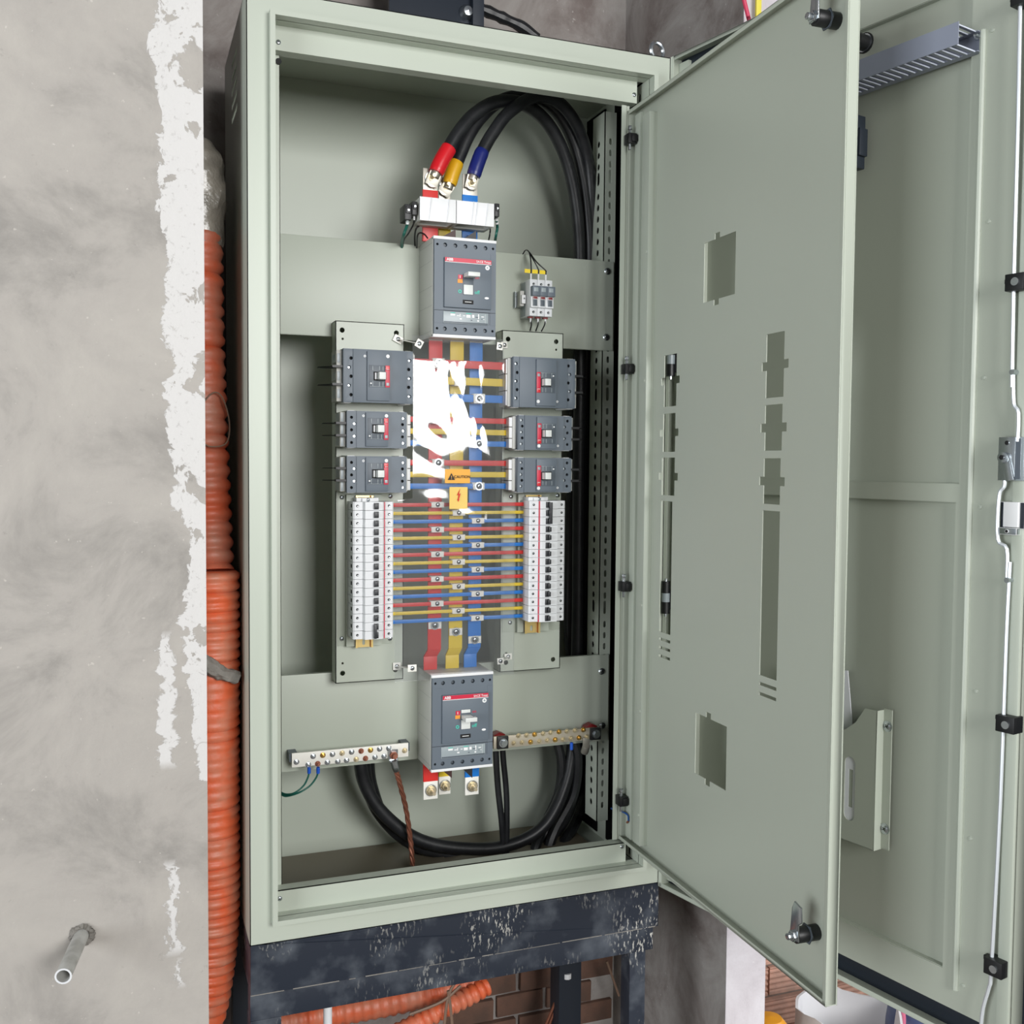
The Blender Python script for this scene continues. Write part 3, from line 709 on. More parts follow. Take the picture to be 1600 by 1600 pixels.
for i, (z, c, hb) in enumerate(wide):
    b = MB(); b.box(.262 if i > 2 else .268, .504 if i > 2 else .498, .1485, .1525, z-hb/2, z+hb/2, COLN[c])
    o = b.build('branch_busbar', bevel=.0005); tag(o, 'wide horizontal %s branch bar %s' % (c, wl_[i//3]), 'busbar', 'wide branch bars')
for i in range(15):
    c = PH[i % 3]; z = ROWZ(i); x0, x1 = bx[c]; hh = .0066; nth = ORD[i//3]
    xm0, xm1 = (x0+.001, x1-.001)
    for s in ('left', 'right'):
        b = MB(); h = hh+(.0008 if c != 'yellow' else 0)
        if s == 'left': a, e = .2400, (x0+.003)
        else: a, e = (x1-.003), .5290
        if s == 'right' and c == 'yellow' and i: b.box(a, e, .1495, .1535, z-h/2, z+h/2, COLN[c])
        else: b.box(a, e, .1495, .1535, z-h/2, z+h/2, COLN[c])
        q = .531 if s == 'right' else .239
        b.box(min(e, q) if s == 'right' else q, max(e, q) if s == 'right' else a, .1503, .1527, z-h/2+.0006, z+h/2-.0006, 'copper')
        o = b.build('branch_busbar', bevel=.0006)
        tag(o, '%s thin %s branch strip on the %s, reaching the %s white breaker column' % (nth, c, s, s), 'busbar', 'thin branch strips')
# ------------------------------------------------------------------ clear cover with warning labels
SY = .1275
def sheet_y(x, z):
    u = (x-.25)/.25; v = (z-.39)/.69
    y = SY-.0018*math.sin(PI*max(0, min(1, u)))-.020*(x-.37)
    y += .0022*math.sin(6.0*v+1.6*u)*math.exp(-((v-.85)/.28)**2)*1.6 + .0007*math.sin(19*v+5*u)*(.3+v) + .00012*math.sin(31*u+7*v)
    y += .0009*math.exp(-((v-.22)/.03)**2-((u-.35)/.2)**2)*2
    y += .00085*noise.noise(Vector((x*75, z*9, 1.3)))*(.12+.22*max(0, v)) + .0007*noise.noise(Vector((x*22+z*10, z*22, 4.1)))
    if v > .93: y += (v-.93)*.10
    return y
t = thing('clear_cover', (.37, SY, .39), 'curved clear plastic cover sheet with window glare over the coloured busbars', 'cover')
def sheet_grid(x0, x1, z0, z1, nx, nz, off, m, th=.0008):
    b = MB(); vs = []
    for s in (0, 1):
        for j in range(nz+1):
            for i in range(nx+1):
                x = x0+(x1-x0)*i/nx; z = z0+(z1-z0)*j/nz
                if off == 0 and z > .755: 
                    xl = .2825; x = max(x, xl); x = min(x, .4735)
                vs.append((x-.37, sheet_y(x, z)-SY-off+(th if s else 0), z-.39))
    n = (nx+1)*(nz+1); fs = []
    for j in range(nz):
        for i in range(nx):
            q = (j*(nx+1)+i, j*(nx+1)+i+1, (j+1)*(nx+1)+i+1, (j+1)*(nx+1)+i)
            fs.append(q); fs.append(tuple(k+n for k in reversed(q)))
    for j in range(nz):
        for i in (0, nx): a_ = j*(nx+1)+i; c_ = a_+nx+1; fs.append((a_, c_, c_+n, a_+n))
    for i in range(nx):
        for j in (0, nz): a_ = j*(nx+1)+i; fs.append((a_, a_+1, a_+1+n, a_+n))
    b.add(vs, fs, m, True); return b
sheet_grid(.2475, .4990, .392, 1.080, 90, 160, 0, 'clear_sheet').build('sheet', t, angle=60)
def lab(px0, px1, py0, py1, m, name):
    a = aY(px0, py0, SY-.006); c = aY(px1, py1, SY-.006)
    b = sheet_grid(a.x, c.x, c.z, a.z, 8, 8, .0006, m, .0004); return b, a, c
b, a, c = lab(696, 735, 733, 755, 'caution', 'caution_label')
yy = min(sheet_y(x_, (a.z+c.z)/2) for x_ in (a.x, (a.x+c.x)/2, c.x))-SY-.0016
f = (Vector((0, yy, 0)), X, Z, -Y); cx, cz = a.x-.37+.013, (a.z+c.z)/2-.39-.001
b.plate([(cx-.0075, cz-.0065), (cx+.0075, cz-.0065), (cx, cz+.0070)], [], 0, .0003, 'ink_black', f)
b.plate([(cx-.0008, cz+.002), (cx+.0008, cz+.002), (cx+.0004, cz-.0025), (cx-.0004, cz-.0025)], [], .0003, .0005, 'caution', f).plate(circ(cx, cz-.0042, .0008, 8), [], .0003, .0005, 'caution', f)
b.text('CAUTION', (cx+.0225, cz-.0005), .0080, 'ink_black', f, bold=.01, sx=.95); b.build('caution_label', t)
b, a, c = lab(703, 731, 761, 795, 'caution_pale', 'hazard_label')
f = (Vector((0, yy, 0)), X, Z, -Y); cx, cz = (a.x+c.x)/2-.37, (a.z+c.z)/2-.39+.006
b.plate([(cx+.003, cz+.013), (cx-.004, cz-.001), (cx-.0002, cz), (cx-.002, cz-.009), (cx-.0035, cz-.008), (cx-.0005, cz-.014), (cx+.0015, cz-.008), (cx+.0002, cz-.009), (cx+.004, cz+.003), (cx+.0003, cz+.0018)], [], 0, .0003, 'ink_red', f)
b.build('hazard_label', t)
# metal tabs holding the cover
def tab(pts, rot=0):
    b = MB()
    for (px, py, ww, hh, yq, an) in pts:
        p = aY(px, py, yq); d = Vector((math.cos(an), 0, math.sin(an))); e = Vector((-math.sin(an), 0, math.cos(an)))
        b.obox(p-Vector((.37, SY, .39)), d, Y, e, ww/2, .0008, hh/2, 'tag_metal')
    if len(pts) > 1:
        p, q = [aY(s[0], s[1], s[4])-Vector((.37, SY, .39)) for s in pts[:2]]; b.bar(p, q, .010, .0012, 'tag_metal')
    o = b.build('bracket', t, bevel=.0003)
    for (px, py, ww, hh, yq, an) in pts:
        use('screw', SC4, t, aY(px, py, yq)-Vector((.37, SY+.001, .39)))
tab([(622, 530, .019, .014, .176, -.45), (655, 537, .014, .016, .128, -.5)])
tab([(788, 539, .013, .014, .176, .1), (781, 541, .013, .015, .128, -.1)])
tab([(620, 1041, .016, .015, .176, 0), (644, 1044, .018, .014, .128, 0)])
tab([(794, 1026, .017, .013, .176, .05), (782, 1033, .014, .013, .128, .05)])
# ------------------------------------------------------------------ inner door: x = outward along the door, -y = the face seen
def door_at(h, ang, w):
    a = math.radians(ang); U = Vector((math.sin(a), -math.cos(a), 0)); N = Vector((math.cos(a), math.sin(a), 0)); o = Vector(h)-N*w
    def f(px, py):
        d = ray(px, py); q = CAM+d*((o-CAM).dot(N)/d.dot(N)); return ((q-Vector(h)).dot(U), q.z)
    return f
IH, IA = (.708, .05, 0), -1.6
idr = thing('inner_door', IH, None, None, rot=(0, 0, math.radians(IA-90)), parent=cab)
dp = door_at(IH, IA, -.018)
def prect(x0, x1, y0, y1, f=None):
    """upright rectangle on the door from pixel bounds taken at its middle"""
    f = f or dp; a = f(x0, (y0+y1)/2)[0]; c = f(x1, (y0+y1)/2)[0]; m = (x0+x1)/2
    return a, c, f(m, y1)[1], f(m, y0)[1]
def notched(r, nz=None, nw=.012, nh=.014, vert=False):
    a, c, z0, z1 = r; m = (z0+z1)/2 if nz is None else nz
    if not vert:
        return [(a, z0), (c, z0), (c, m-nh/2), (c+nw, m-nh/2), (c+nw, m+nh/2), (c, m+nh/2), (c, z1), (a, z1), (a, m+nh/2), (a-nw, m+nh/2), (a-nw, m-nh/2), (a, m-nh/2)]
    u = a+(c-a)*.42
    return [(a, z0), (u-nw/2, z0), (u-nw/2, z0-nh), (u+nw/2, z0-nh), (u+nw/2, z0), (c, z0), (c, z1), (u+nw/2, z1), (u+nw/2, z1+nh), (u-nw/2, z1+nh), (u-nw/2, z1), (a, z1)]
DZ0, DZ1, DW = .046, 1.542, .700
holes = []
for r in ((1038, 1057, 554, 635), (1036, 1055, 646, 706), (1034, 1054, 715, 774), (1197, 1225, 520, 621), (1195, 1222, 632, 704), (1193, 1219, 716, 788)): holes.append(notched(prect(*r)))
a, c, z0, z1 = prect(1031.5, 1049, 783, 990); holes.append(rect(a, c, z0, z1)); LS = (a, c, z0)
a, c, z0, z1 = prect(1189, 1216, 798, 1060); holes.append(rect(a, c, z0, z1)); RS = (a, c, z0)
for (a, c, z0), n in ((LS, 3), (RS, 2)):
    for k in range(n): zz = z0-.0165*(k+1); holes.append(rect(a, c, zz, zz+.0055))
holes.append(notched(prect(1100, 1149, 371, 466), None, .017, .010, True)); holes.append(notched(prect(1086, 1135, 1124, 1222), None, .017, .010, True))
b = MB().plate(rect(0, DW, DZ0, DZ1), holes, -.0195, -.018, 'paint_door'); b.build('door_skin', idr)
b = MB()
b.box(0, DW, 0, .0195, DZ0, DZ0+.0015, 'paint_door').box(0, DW, 0, .0195, DZ1-.0015, DZ1, 'paint_door')
b.box(DW-.0015, DW, 0, .0195, DZ0, DZ1, 'paint').box(0, .0015, .002, .0195, DZ0, DZ1, 'paint_door')
b.box(0, DW, 0, .0015, DZ0, DZ0+.0075, 'paint_door').box(0, DW, 0, .0015, DZ1-.0075, DZ1, 'paint_door').box(DW-.0075, DW, 0, .0015, DZ0, DZ1, 'paint_door')
b.build('edge_flange', idr, bevel=.0006)
b = MB().box(.0645, .0945, .001, .018, .064, 1.512, 'paint').box(.0945, .0955, .001, .012, .064, 1.512, 'paint'); b.build('stiffener', idr, bevel=.002)
b = MB().box(.012, .036, .010, .018, .055, 1.530, 'paint').box(-.004, .0, .010, .0195, .05, 1.54, 'paint'); b.build('hinge_channel', idr, bevel=.0008)
def weld(par, u, z, y): 
    MB().lathe((u, y, z), (0, -1, 0), [(.0035, 0), (.003, .0012), (.0001, .0018)], 'paint', 10).build('weld_spot', par)
for py in (390, 593, 950, 1120, 1288): u, z = door_at(IH, IA, -.001)(1017, py); weld(idr, .0885, z, .001)
for py in (222, 577, 917, 1256):
    z = door_at(IH, IA, 0)(980, py)[1]
    b = MB().box(.004, .026, -.010, .008, z-.010, z+.010, 'black').box(.000, .030, -.004, .008, z-.007, z+.007, 'black')
    b.cyl((.018, -.004, z-.022), (.018, -.004, z+.022), .0030, 'zinc', 8).cyl((.018, -.004, z+.018), (.018, -.004, z+.0255), .0044, 'zinc', 8); b.build('hinge', idr, bevel=.0006)
def cam_latch(z, up, name='latch'):
    u = .640; s = 1 if up else -1
    b = MB().cyl((u+.012, .018, z), (u+.012, -.020, z), .012, 'black', 14).cyl((u+.012, .001, z), (u+.012, -.001, z), .0155, 'cover_dark', 6, smooth=False)
    b.cyl((u+.012, -.020, z), (u+.012, -.027, z), .0085, 'zinc', 6, smooth=False).cyl((u+.012, -.027, z), (u+.012, -.034, z), .0050, 'zinc', 8)
    b.plate([(u+.001, z-.006*s), (u+.023, z-.006*s), (u+.022, z+.020*s), (u+.030, z+.026*s), (u+.028, z+.048*s), (u+.012, z+.052*s), (u+.006, z+.040*s), (u+.004, z+.020*s)], [], .020, .0225, 'zinc', FRONT)
    b.build(name, idr, bevel=.0004)
cam_latch(door_at(IH, IA, .02)(1270, 1482)[1], True); cam_latch(door_at(IH, IA, .02)(1293, 14)[1], True)
# ------------------------------------------------------------------ outer door
OH, OA = (.79, 0, 0), 12.6
odr = thing('outer_door', OH, None, None, rot=(0, 0, math.radians(OA-90)), parent=cab)
oz0, oz1, ow = -.0525, 1.648, .822
b = MB().box(-.018, ow, .028, .0295, oz0, oz1, 'navy'); b.build('outer_skin', odr)
b = MB()
for z, s in ((oz0, 1), (oz1, -1)): b.box(-.018, ow, 0, .0295, z, z+.0015*s, 'paint').box(-.018, ow, 0, .0015, z, z+.0085*s, 'paint')
for x, s in ((-.018, 1), (ow, -1)): b.box(x, x+.0015*s, 0, .0295, oz0, oz1, 'paint').box(x, x+.0085*s, 0, .0015, oz0, oz1, 'paint')
b.build('edge_flange', odr, bevel=.0006)
b = MB().box(-.0165, .012, .020, .028, oz0+.01, oz1-.01, 'paint'); b.build('hinge_strip', odr)
# inner liner with recessed panels
lz0, lz1, lu0, lu1 = -.0055, 1.5925, .035, .752
dq = door_at(OH, OA, .002)
b = MB().plate(rect(lu0, lu1, lz0, lz1), [rect(.085, .6445, .802, 1.545), rect(.085, .6400, .052, .775)], .0005, .002, 'paint_door', FRONT)
for z0, z1, u1 in ((.802, 1.545, .6445), (.052, .775, .6400)):
    b.box(.0845, u1+.0005, -.0005, .010, z0-.0005, z0+.001, 'paint_door').box(.0845, u1+.0005, -.0005, .010, z1-.001, z1+.0005, 'paint_door').box(.0845, .0860, -.0005, .010, z0, z1, 'paint_door').box(u1-.001, u1+.0005, -.0005, .010, z0, z1, 'paint_door')
    b.box(.0845, u1+.0005, .0100, .0112, z0, z1, 'paint_door')
b.box(lu1-.001, lu1, -.002, .028, lz0, lz1, 'paint_door').box(lu0, lu1, -.001, .028, lz0, lz0+.001, 'paint_door').box(lu0, lu1, -.001, .028, lz1-.001, lz1, 'paint_door').box(lu0, lu0+.001, -.001, .028, lz0, lz1, 'paint_door')
b.build('liner', odr, bevel=.0008)
b = MB().tube([(.6635, -.0035, z) for z in (.028, .4, .8, 1.2, 1.468)], .0052, 'paint', 10, 2); b.build('stiffening_bead', odr)
b = MB().box(.733, .752, -.010, -.002, lz0, lz1, 'paint'); b.build('edge_bead', odr, bevel=.003)
for px, py in ((1551, 47), (1545, 346), (1538, 590), (1532, 792), (1525, 1080), (1516, 1310), (1505, 1540)):
    u, z = dq(px, py); weld(odr, u, z, -.002)
# slotted wiring duct across the top
DU0, DU1, DZa, DZb = .10, .6620, 1.4365, 1.4665
b = MB().box(DU0, DU1, -.0035, -.002, DZa, DZb, 'duct').box(DU0, DU1, -.0625, -.061, DZa-.001, DZb+.001, 'duct')
b.box(DU0, DU1, -.014, -.0035, DZa, DZa+.0012, 'duct').box(DU0, DU1, -.014, -.0035, DZb-.0012, DZb, 'duct')
b.build('wiring_duct', odr)
k = 0; u = DU0+.002
fin = {}
while u < DU1-.004:
    for s, z in ((0, DZa), (1, DZb-.0012)):
        if s not in fin: fin[s] = MB().box(0, .0055, -.061, -.014, 0, .0012, 'duct').box(.0055, .0061, -.0615, -.014, -.0004, .0016, 'duct_edge').mesh('duct_finger')
        use('duct_finger', fin[s], odr, (u, 0, z))
    u += .0125
p = dq(1531, 57); MB().cyl((p[0], -.004, p[1]), (p[0], -.008, p[1]), .0060, 'zinc', 12).cyl((p[0], -.008, p[1]), (p[0], -.014, p[1]), .003, 'zinc', 8).build('duct_screw', odr)
# drawing pocket and papers
P = lambda px, py, w=.020: door_at(OH, OA, w)(px, py)
f = lambda *a: P(*a)
pr = [f(1310, 1143), f(1322, 1139), f(1338, 1128), f(1348, 1113), f(1352, 1107), f(1372, 1111), f(1364, 1329), f(1300, 1316)]
ho = slot(P(1328, 1232)[0], P(1328, 1232)[1], .0215, .108, 6)
u0 = P(1310, 1143)[0]-.20; pr = [(u0, P(1310, 1143)[1]-.002)]+pr[:-1]+[(u0, P(1364, 1329)[1])]
b = MB().plate(pr, [ho], .0195, .0210, 'paint', FRONT); uu = P(1371, 1111)[0]; zt, zb = P(1371, 1111)[1], P(1364, 1329)[1]
b.box(uu-.001, uu+.0005, -.0210, -.002, zb, zt, 'paint'); ue = dq(1395, 1115)[0]; b.box(uu, ue, -.0038, -.002, zb+.002, zt+.002, 'paint'); b.box(u0, uu, -.021, -.002, zb, zb+.0012, 'paint')
b.build('drawing_pocket', odr)
for py in (1133, 1294): q = dq(1382, py); use('screw', SC6, odr, ((uu+ue)/2, -.004, q[1]))
b = MB(); q = P(1318, 1047, .012); q2 = P(1334, 1138, .012)
b.plate([(q[0]-.12, q[1]-.018), (P(1323, 1046, .012)[0], q[1]), (P(1332, 1140, .012)[0], q2[1]-.02), (q[0]-.10, q2[1]-.12)], [], .008, .0092, 'paper', FRONT)
pap = b.build('folded_drawing', odr); 
b = MB(); uc, zc_ = P(1328, 1232)[0], P(1328, 1232)[1]
b.plate([(uc-.012, zc_-.056), (uc+.0115, zc_-.056), (uc+.0115, zc_+.056), (uc-.012, zc_+.056)], [rect(uc-.004, uc+.004, zc_-.032, zc_+.032)], .0180, .0187, 'paper', FRONT).plate(rect(uc-.006, uc+.006, zc_-.034, zc_+.034), [], .0170, .0178, 'paint', FRONT); b.build('paper_insert', odr)
# selector and lock housings close to the inner door's edge
q = P(1342, 64, .02); b = MB().cyl((q[0], -.002, q[1]), (q[0], -.030, q[1]), .0125, 'black', 16).cyl((q[0], -.004, q[1]), (q[0], -.0065, q[1]), .0165, 'black', 18).cyl((q[0], -.0065, q[1]), (q[0], -.0075, q[1]), .0145, 'zinc', 18); b.build('indicator_housing', odr)
q = P(1336, 222, .02); hz = (P(1336, 182)[1]-P(1336, 264)[1])/2; b = MB().box(q[0]-.10, q[0]+.006, -.034, -.002, q[1]-hz, q[1]+hz, 'navy').box(q[0]-.10, q[0]+.011, -.022, -.002, q[1]-hz*.55, q[1]+hz*.5, 'navy'); b.build('meter_housing', odr, bevel=.0015)
# locking rods
R8 = lambda px, py, w=.016: (lambda q: Vector((q[0], -w, q[1])))(door_at(OH, OA, w)(px, py))
b = MB().tube([R8(1594, 6), R8(1590, 200), R8(1584, 430), R8(1581, 605)], .0028, 'rod', 8, 3); b.build('lock_rod', odr)
b = MB().tube([R8(1583, 582), R8(1584, 630), R8(1591, 645), R8(1590, 690)], .0028, 'rod', 8, 4); b.build('lock_rod', odr)
b = MB().tube([R8(1570, 745), R8(1569, 760), R8(1561, 775), R8(1559, 842), R8(1573, 858), R8(1573, 908)], .0028, 'rod', 8, 4); b.build('lock_rod', odr)
b = MB().tube([R8(1578, 878), R8(1572, 1000), R8(1563, 1250), R8(1549, 1510), R8(1546, 1540), R8(1536, 1575), R8(1532, 1612)], .0028, 'rod', 8, 3); b.build('lock_rod', odr)
for px, py in ((1592, 442), (1577, 1130), (1558, 1509), (1601, -4)):
    q = R8(px, py, .012); b = MB().box(q.x-.013, q.x+.015, -.026, -.002, q.z-.012, q.z+.012, 'black').box(q.x-.022, q.x-.012, -.012, -.002, q.z+.001, q.z+.008, 'black')
    b.cyl((q.x+.003, -.026, q.z), (q.x+.003, -.0285, q.z), .0058, 'zinc', 14); b.build('rod_guide', odr, bevel=.0012)
q = R8(1577, 717, .012); b = MB().box(q.x-.0125, q.x+.0125, -.019, -.017, q.z-.031, q.z+.031, 'zinc').box(q.x+.010, q.x+.024, -.016, -.002, q.z-.031, q.z+.031, 'label_grey').box(q.x-.010, q.x+.020, -.017, -.002, q.z-.029, q.z+.029, 'cover_dark')
b.cyl((q.x, -.019, q.z+.023), (q.x, -.0195, q.z+.023), .0035, 'hole', 12).cyl((q.x-.003, -.019, q.z+.002), (q.x-.003, -.025, q.z+.002), .0078, 'zinc', 16).cyl((q.x-.003, -.025, q.z+.002), (q.x-.003, -.027, q.z+.002), .0042, 'hole', 6)
b.bar((q.x-.001, -.021, q.z+.003), (q.x+.008, -.021, q.z-.031), .011, .003, 'zinc', up=(0, 1, 0)); b.build('lock_lever', odr, bevel=.0006)
q = R8(1578, 806, .012); b = MB().box(q.x-.008, q.x+.014, -.016, -.002, q.z-.016, q.z+.020, 'white_plastic').box(q.x-.016, q.x-.009, -.010, -.002, q.z-.026, q.z+.020, 'navy').box(q.x+.0145, q.x+.022, -.012, -.002, q.z-.018, q.z+.020, 'navy').box(q.x-.012, q.x+.014, -.018, -.003, q.z-.027, q.z-.017, 'zinc')
b.cyl((q.x, -.018, q.z-.022), (q.x, -.0195, q.z-.022), .003, 'hole', 10); b.build('lock_cylinder', odr, bevel=.0006)
q = R8(1580, 906, .010); b = MB().cyl(q+Vector((0, .006, 0)), q+Vector((0, -.012, 0)), .004, 'zinc', 10); b.build('rod_pin', odr)
q = R8(1588, 582, .010); b = MB().cyl(q+Vector((0, .006, 0)), q+Vector((0, -.012, 0)), .004, 'zinc', 10); b.build('rod_pin', odr)
# hinges of the outer door, glimpsed through the inner door's cut-outs
def knuckle(px, py, two):
    w = .012; q = door_at(OH, OA, w)(px, py); z = q[1]; u = q[0]
    b = MB().cyl((u, -w, z-.004), (u, -w, z+.014), .0085, 'label_grey', 12).cyl((u, -w, z-.028), (u, -w, z-.004), .0090, 'black', 12).cyl((u, -w, z-.034), (u, -w, z-.028), .003, 'zinc', 8)
    if two: b.cyl((u, -w, z+.014), (u, -w, z+.038), .0090, 'black', 12).cyl((u, -w, z+.038), (u, -w, z+.043), .003, 'zinc', 8)
    b.box(u-.006, u+.006, -.010, .0, z-.02, z+.02, 'black'); b.build('hinge', odr)
knuckle(1048, 566, False); knuckle(1040, 937, True)

# ------------------------------------------------------------------ steel stand
t = thing('steel_stand', (.37, .22, FL), 'dark navy welded steel stand splashed with plaster, carrying the grey cabinet', 'stand')
o_ = Vector((.37, .22, FL)); Zt = Z0
def part(b, name, bev=.0015): return b.build(name, t, bevel=bev, org=o_)
part(MB().box(-.046, .79, .022, .026, -.141, Zt, 'navy_splashed').box(-.046, .79, .022, .06, -.054, Zt, 'navy_splashed'), 'front_beam')
part(MB().box(-.046, .782, .030, .068, -.193, -.1415, 'navy_splashed'), 'lower_rail')
part(MB().box(-.046, -.042, .022, .40, -.141, Zt, 'navy_splashed'), 'side_beam'); part(MB().box(.786, .79, .022, .40, -.141, Zt, 'navy_splashed'), 'side_beam')
part(MB().box(-.046, .79, .396, .40, -.141, Zt, 'navy_splashed'), 'rear_beam')
part(MB().box(-.046, .01, .030, .080, FL, -.193, 'navy_splashed'), 'leg'); part(MB().box(.728, .765, .030, .070, FL, -.193, 'navy_splashed'), 'leg')
part(MB().box(-.046, .004, .350, .396, FL, -.141, 'navy'), 'leg'); part(MB().box(.700, .757, .330, .385, FL, -.141, 'navy'), 'leg')
# dark beam and rubber hose above the cabinet
a = aY(608, 8, .36); c = aY(752, 8, .36)
t_stand = t
wear = MB()
rw = random.Random(5); xw = -.046
while xw < .78:
    L_ = rw.uniform(.01, .09); wear.box(xw, min(xw+L_, .782), .0215, .024, -.1412, -.1412+rw.uniform(.0008, .0020), 'mud'); xw += L_+rw.uniform(.001, .02)
wo = part(wear, 'plaster_crust', 0); wo['kind'] = 'stuff'
t = thing('steel_bracket', (a.x, .36, Z1), 'black steel bracket plate behind the roof of the cabinet', 'bracket')
b = MB().box(0, c.x-a.x, 0, .012, .001, .30, 'navy').box(c.x-a.x-.026, c.x-a.x, -.02, 0, .001, .30, 'navy'); b.build('plate', t, bevel=.001)
q = aY(733, 15, .34); b = MB().lathe((q.x-a.x, 0, q.z-Z1), (0, -1, 0), [(.017, 0), (.017, .006), (.010, .016), (.0001, .018)], 'zinc', 16); b.build('bolt', t)
b = MB().tube([aY(748, 12, .40), aY(790, 30, .40), aY(815, 42, .40), aY(840, 60, .40)], .013, 'cable', 10, 6, prof=lambda s: .0015*math.sin(s*900)); o = b.build('hose'); tag(o, 'dusty black hose sloping down behind the cabinet roof, beside the black bracket', 'hose')

# ------------------------------------------------------------------ conduits in the gap beside the cabinet
def corr(b, pts, r, m, pitch, amp, sub=26, n=20): return b.tube(pts, r, m, n, sub, prof=lambda s: amp*(abs(math.sin(PI*s/pitch))**.7*2-1))
y1 = .20
t = thing('conduit', (-.108, .20, -.2), 'thin orange corrugated conduit rising beside the cabinet, its top wrapped in tape', 'conduit')
def rel(pts, o): return [Vector(p)-Vector(o) for p in pts]
O_ = (-.108, .20, -.2)
b = MB(); corr(b, rel([(-.113, .20, 1.262), (-.110, .20, 1.05), (-.104, .195, .85), (-.100, .19, .72), (-.098, .17, .62)], O_), .0375, 'conduit', .0275, .0048); b.build('tube', t, angle=80)
b = MB(); b.tube(rel([(-.122, .20, 1.43), (-.112, .20, 1.40), (-.108, .20, 1.34), (-.110, .20, 1.27), (-.112, .20, 1.235)], O_), [.016, .038, .044, .041, .036], 'tape', 18, 8)
for v in b.v:
    n = noise.noise_vector(v*38)*.007; v += n
b.build('tape_wrap', t, angle=25)
b = MB(); corr(b, [(-.1015, .15, .622), (-.1015, .15, .45), (-.1035, .15, .20), (-.104, .15, .0), (-.112, .15, -.12), (-.135, .15, -.235), (-.185, .17, -.33)], .0500, 'conduit_bright', .0185, .0042, 40, 24)
o = b.build('conduit', angle=80); tag(o, 'thick orange corrugated conduit with mortar smears, lower in the gap beside the cabinet', 'conduit')
b = MB().tube([(-.152, .088, .478), (-.120, .088, .462), (-.090, .092, .440), (-.058, .100, .428)], [.016, .016, .014, .012], 'mud', 10, 8)
for v in b.v: v += noise.noise_vector(v*90)*.004
o = b.build('rope', angle=30); tag(o, 'mortar-caked rope tied across the thick orange conduit', 'rope')
b = MB().tube([(-.118, .155, .93), (-.095, .150, .955), (-.078, .150, .945), (-.066, .152, .900), (-.072, .150, .862), (-.100, .150, .855), (-.118, .153, .865)], .0014, 'wire_old', 6, 8); o = b.build('wire'); tag(o, 'thin pale wire looped around the thin orange conduit', 'wire')
# pvc pipe stub in the plastered pillar
p0 = aY(128, 1460, .052); p1 = aY(99, 1525, -.075)
b = MB(); d = (p1-p0).normalized(); b.tube([p0, p0.lerp(p1, .5), p1], .0125, 'pvc', 16, 4, closed=False); b.tube([p1+d*.0005, p0.lerp(p1, .6)], .0105, 'pvc', 16, 4, closed=False)
tp = d.cross(Z).normalized(); tq = d.cross(tp)
ringv = [p1+d*.001+(tp*math.cos(a)+tq*math.sin(a))*r for a in [2*PI*i/18 for i in range(18)] for r in (.0104, .0134)]
b.add(ringv, [(2*i, 2*i+1, (2*i+3) % 36, (2*i+2) % 36) for i in range(18)], 'pvc_white')
o = b.build('pipe_stub'); tag(o, 'short grey plastic pipe stub sticking out of the plastered wall, white rim', 'pipe')
b = MB(); 
for i in range(16):
    a_ = 2*PI*i/16; q = p0+Vector((math.cos(a_)*.016, -.004, math.sin(a_)*.015)); b.lathe(q, (0, -1, 0), [(.006, 0), (.004, .004), (.0001, .006)], 'mud', 6)
for v in b.v: v += noise.noise_vector(v*120)*.004
o.data.materials.append(M['mud']) if False else None
mo = b.build('mortar_ring', o, angle=30); mo['kind'] = 'stuff'
# things below the stand
b = MB(); corr(b, [aY(430, 1600, .30), aY(520, 1583, .30), aY(620, 1564, .28), aY(700, 1545, .26), aY(752, 1532, .24)], .026, 'conduit_bright', .020, .0028, 22, 18); o = b.build('conduit', angle=80); tag(o, 'orange corrugated conduit lying level just under the stand rail', 'conduit')
b = MB(); corr(b, [aY(560, 1640, .20), aY(630, 1610, .20), aY(690, 1578, .20), aY(735, 1555, .21), aY(760, 1540, .22)], .018, 'conduit_bright', .016, .0028, 22, 18); o = b.build('conduit', angle=80); tag(o, 'narrow orange corrugated conduit curving in front of the level one under the stand', 'conduit')
b = MB(); corr(b, [aY(425, 1606, .14), aY(470, 1594, .14), aY(540, 1600, .14), aY(590, 1612, .16)], .016, 'conduit', .016, .0025, 20, 16); 
q = aY(512, 1590, .10); b = MB().cyl((q.x, .10, -.60), (q.x, .10, -.150), .0085, 'pvc_white', 16); o = b.build('pipe'); tag(o, 'white plastic pipe standing below the front of the stand', 'pipe')
for i, pts in enumerate(([(752, 1500), (705, 1545), (692, 1620)], [(700, 1548), (704, 1575), (708, 1620)], [(640, 1585), (690, 1565), (720, 1540)])):
    b = MB().tube([aY(x, y, .165) for x, y in pts], .0032, 'wire_old', 6, 6); o = b.build('wire'); tag(o, ['brown wire dropping steeply under the stand, beside the orange conduits', 'brown wire hanging straight down in front of the orange conduits', 'brown wire lying along the orange conduits under the stand'][i], 'wire')
b = MB()
for k in range(3): b.tube([aY(886+k*3, 1500, .34), aY(884+k*3, 1522, .34), aY(868+k*4, 1565, .36), aY(845+k*6, 1620, .38)], .0035, 'copper', 6, 5)
for v_ in (): pass
q = aY(886, 1524, .335); b.cyl((q.x, q.y, q.z-.006), (q.x, q.y, q.z+.006), .0105, 'white_plastic', 10); o = b.build('wire_bundle'); tag(o, 'brown wires taped together in white, hanging under the right of the stand', 'wire'); o['kind'] = 'stuff'
b = MB().tube([aY(948, 1502, .42), aY(958, 1530, .42), aY(967, 1556, .42)], .003, 'wire_old', 6, 4); o = b.build('wire'); tag(o, 'short pale wire end against the back wall, between the stand legs', 'wire')

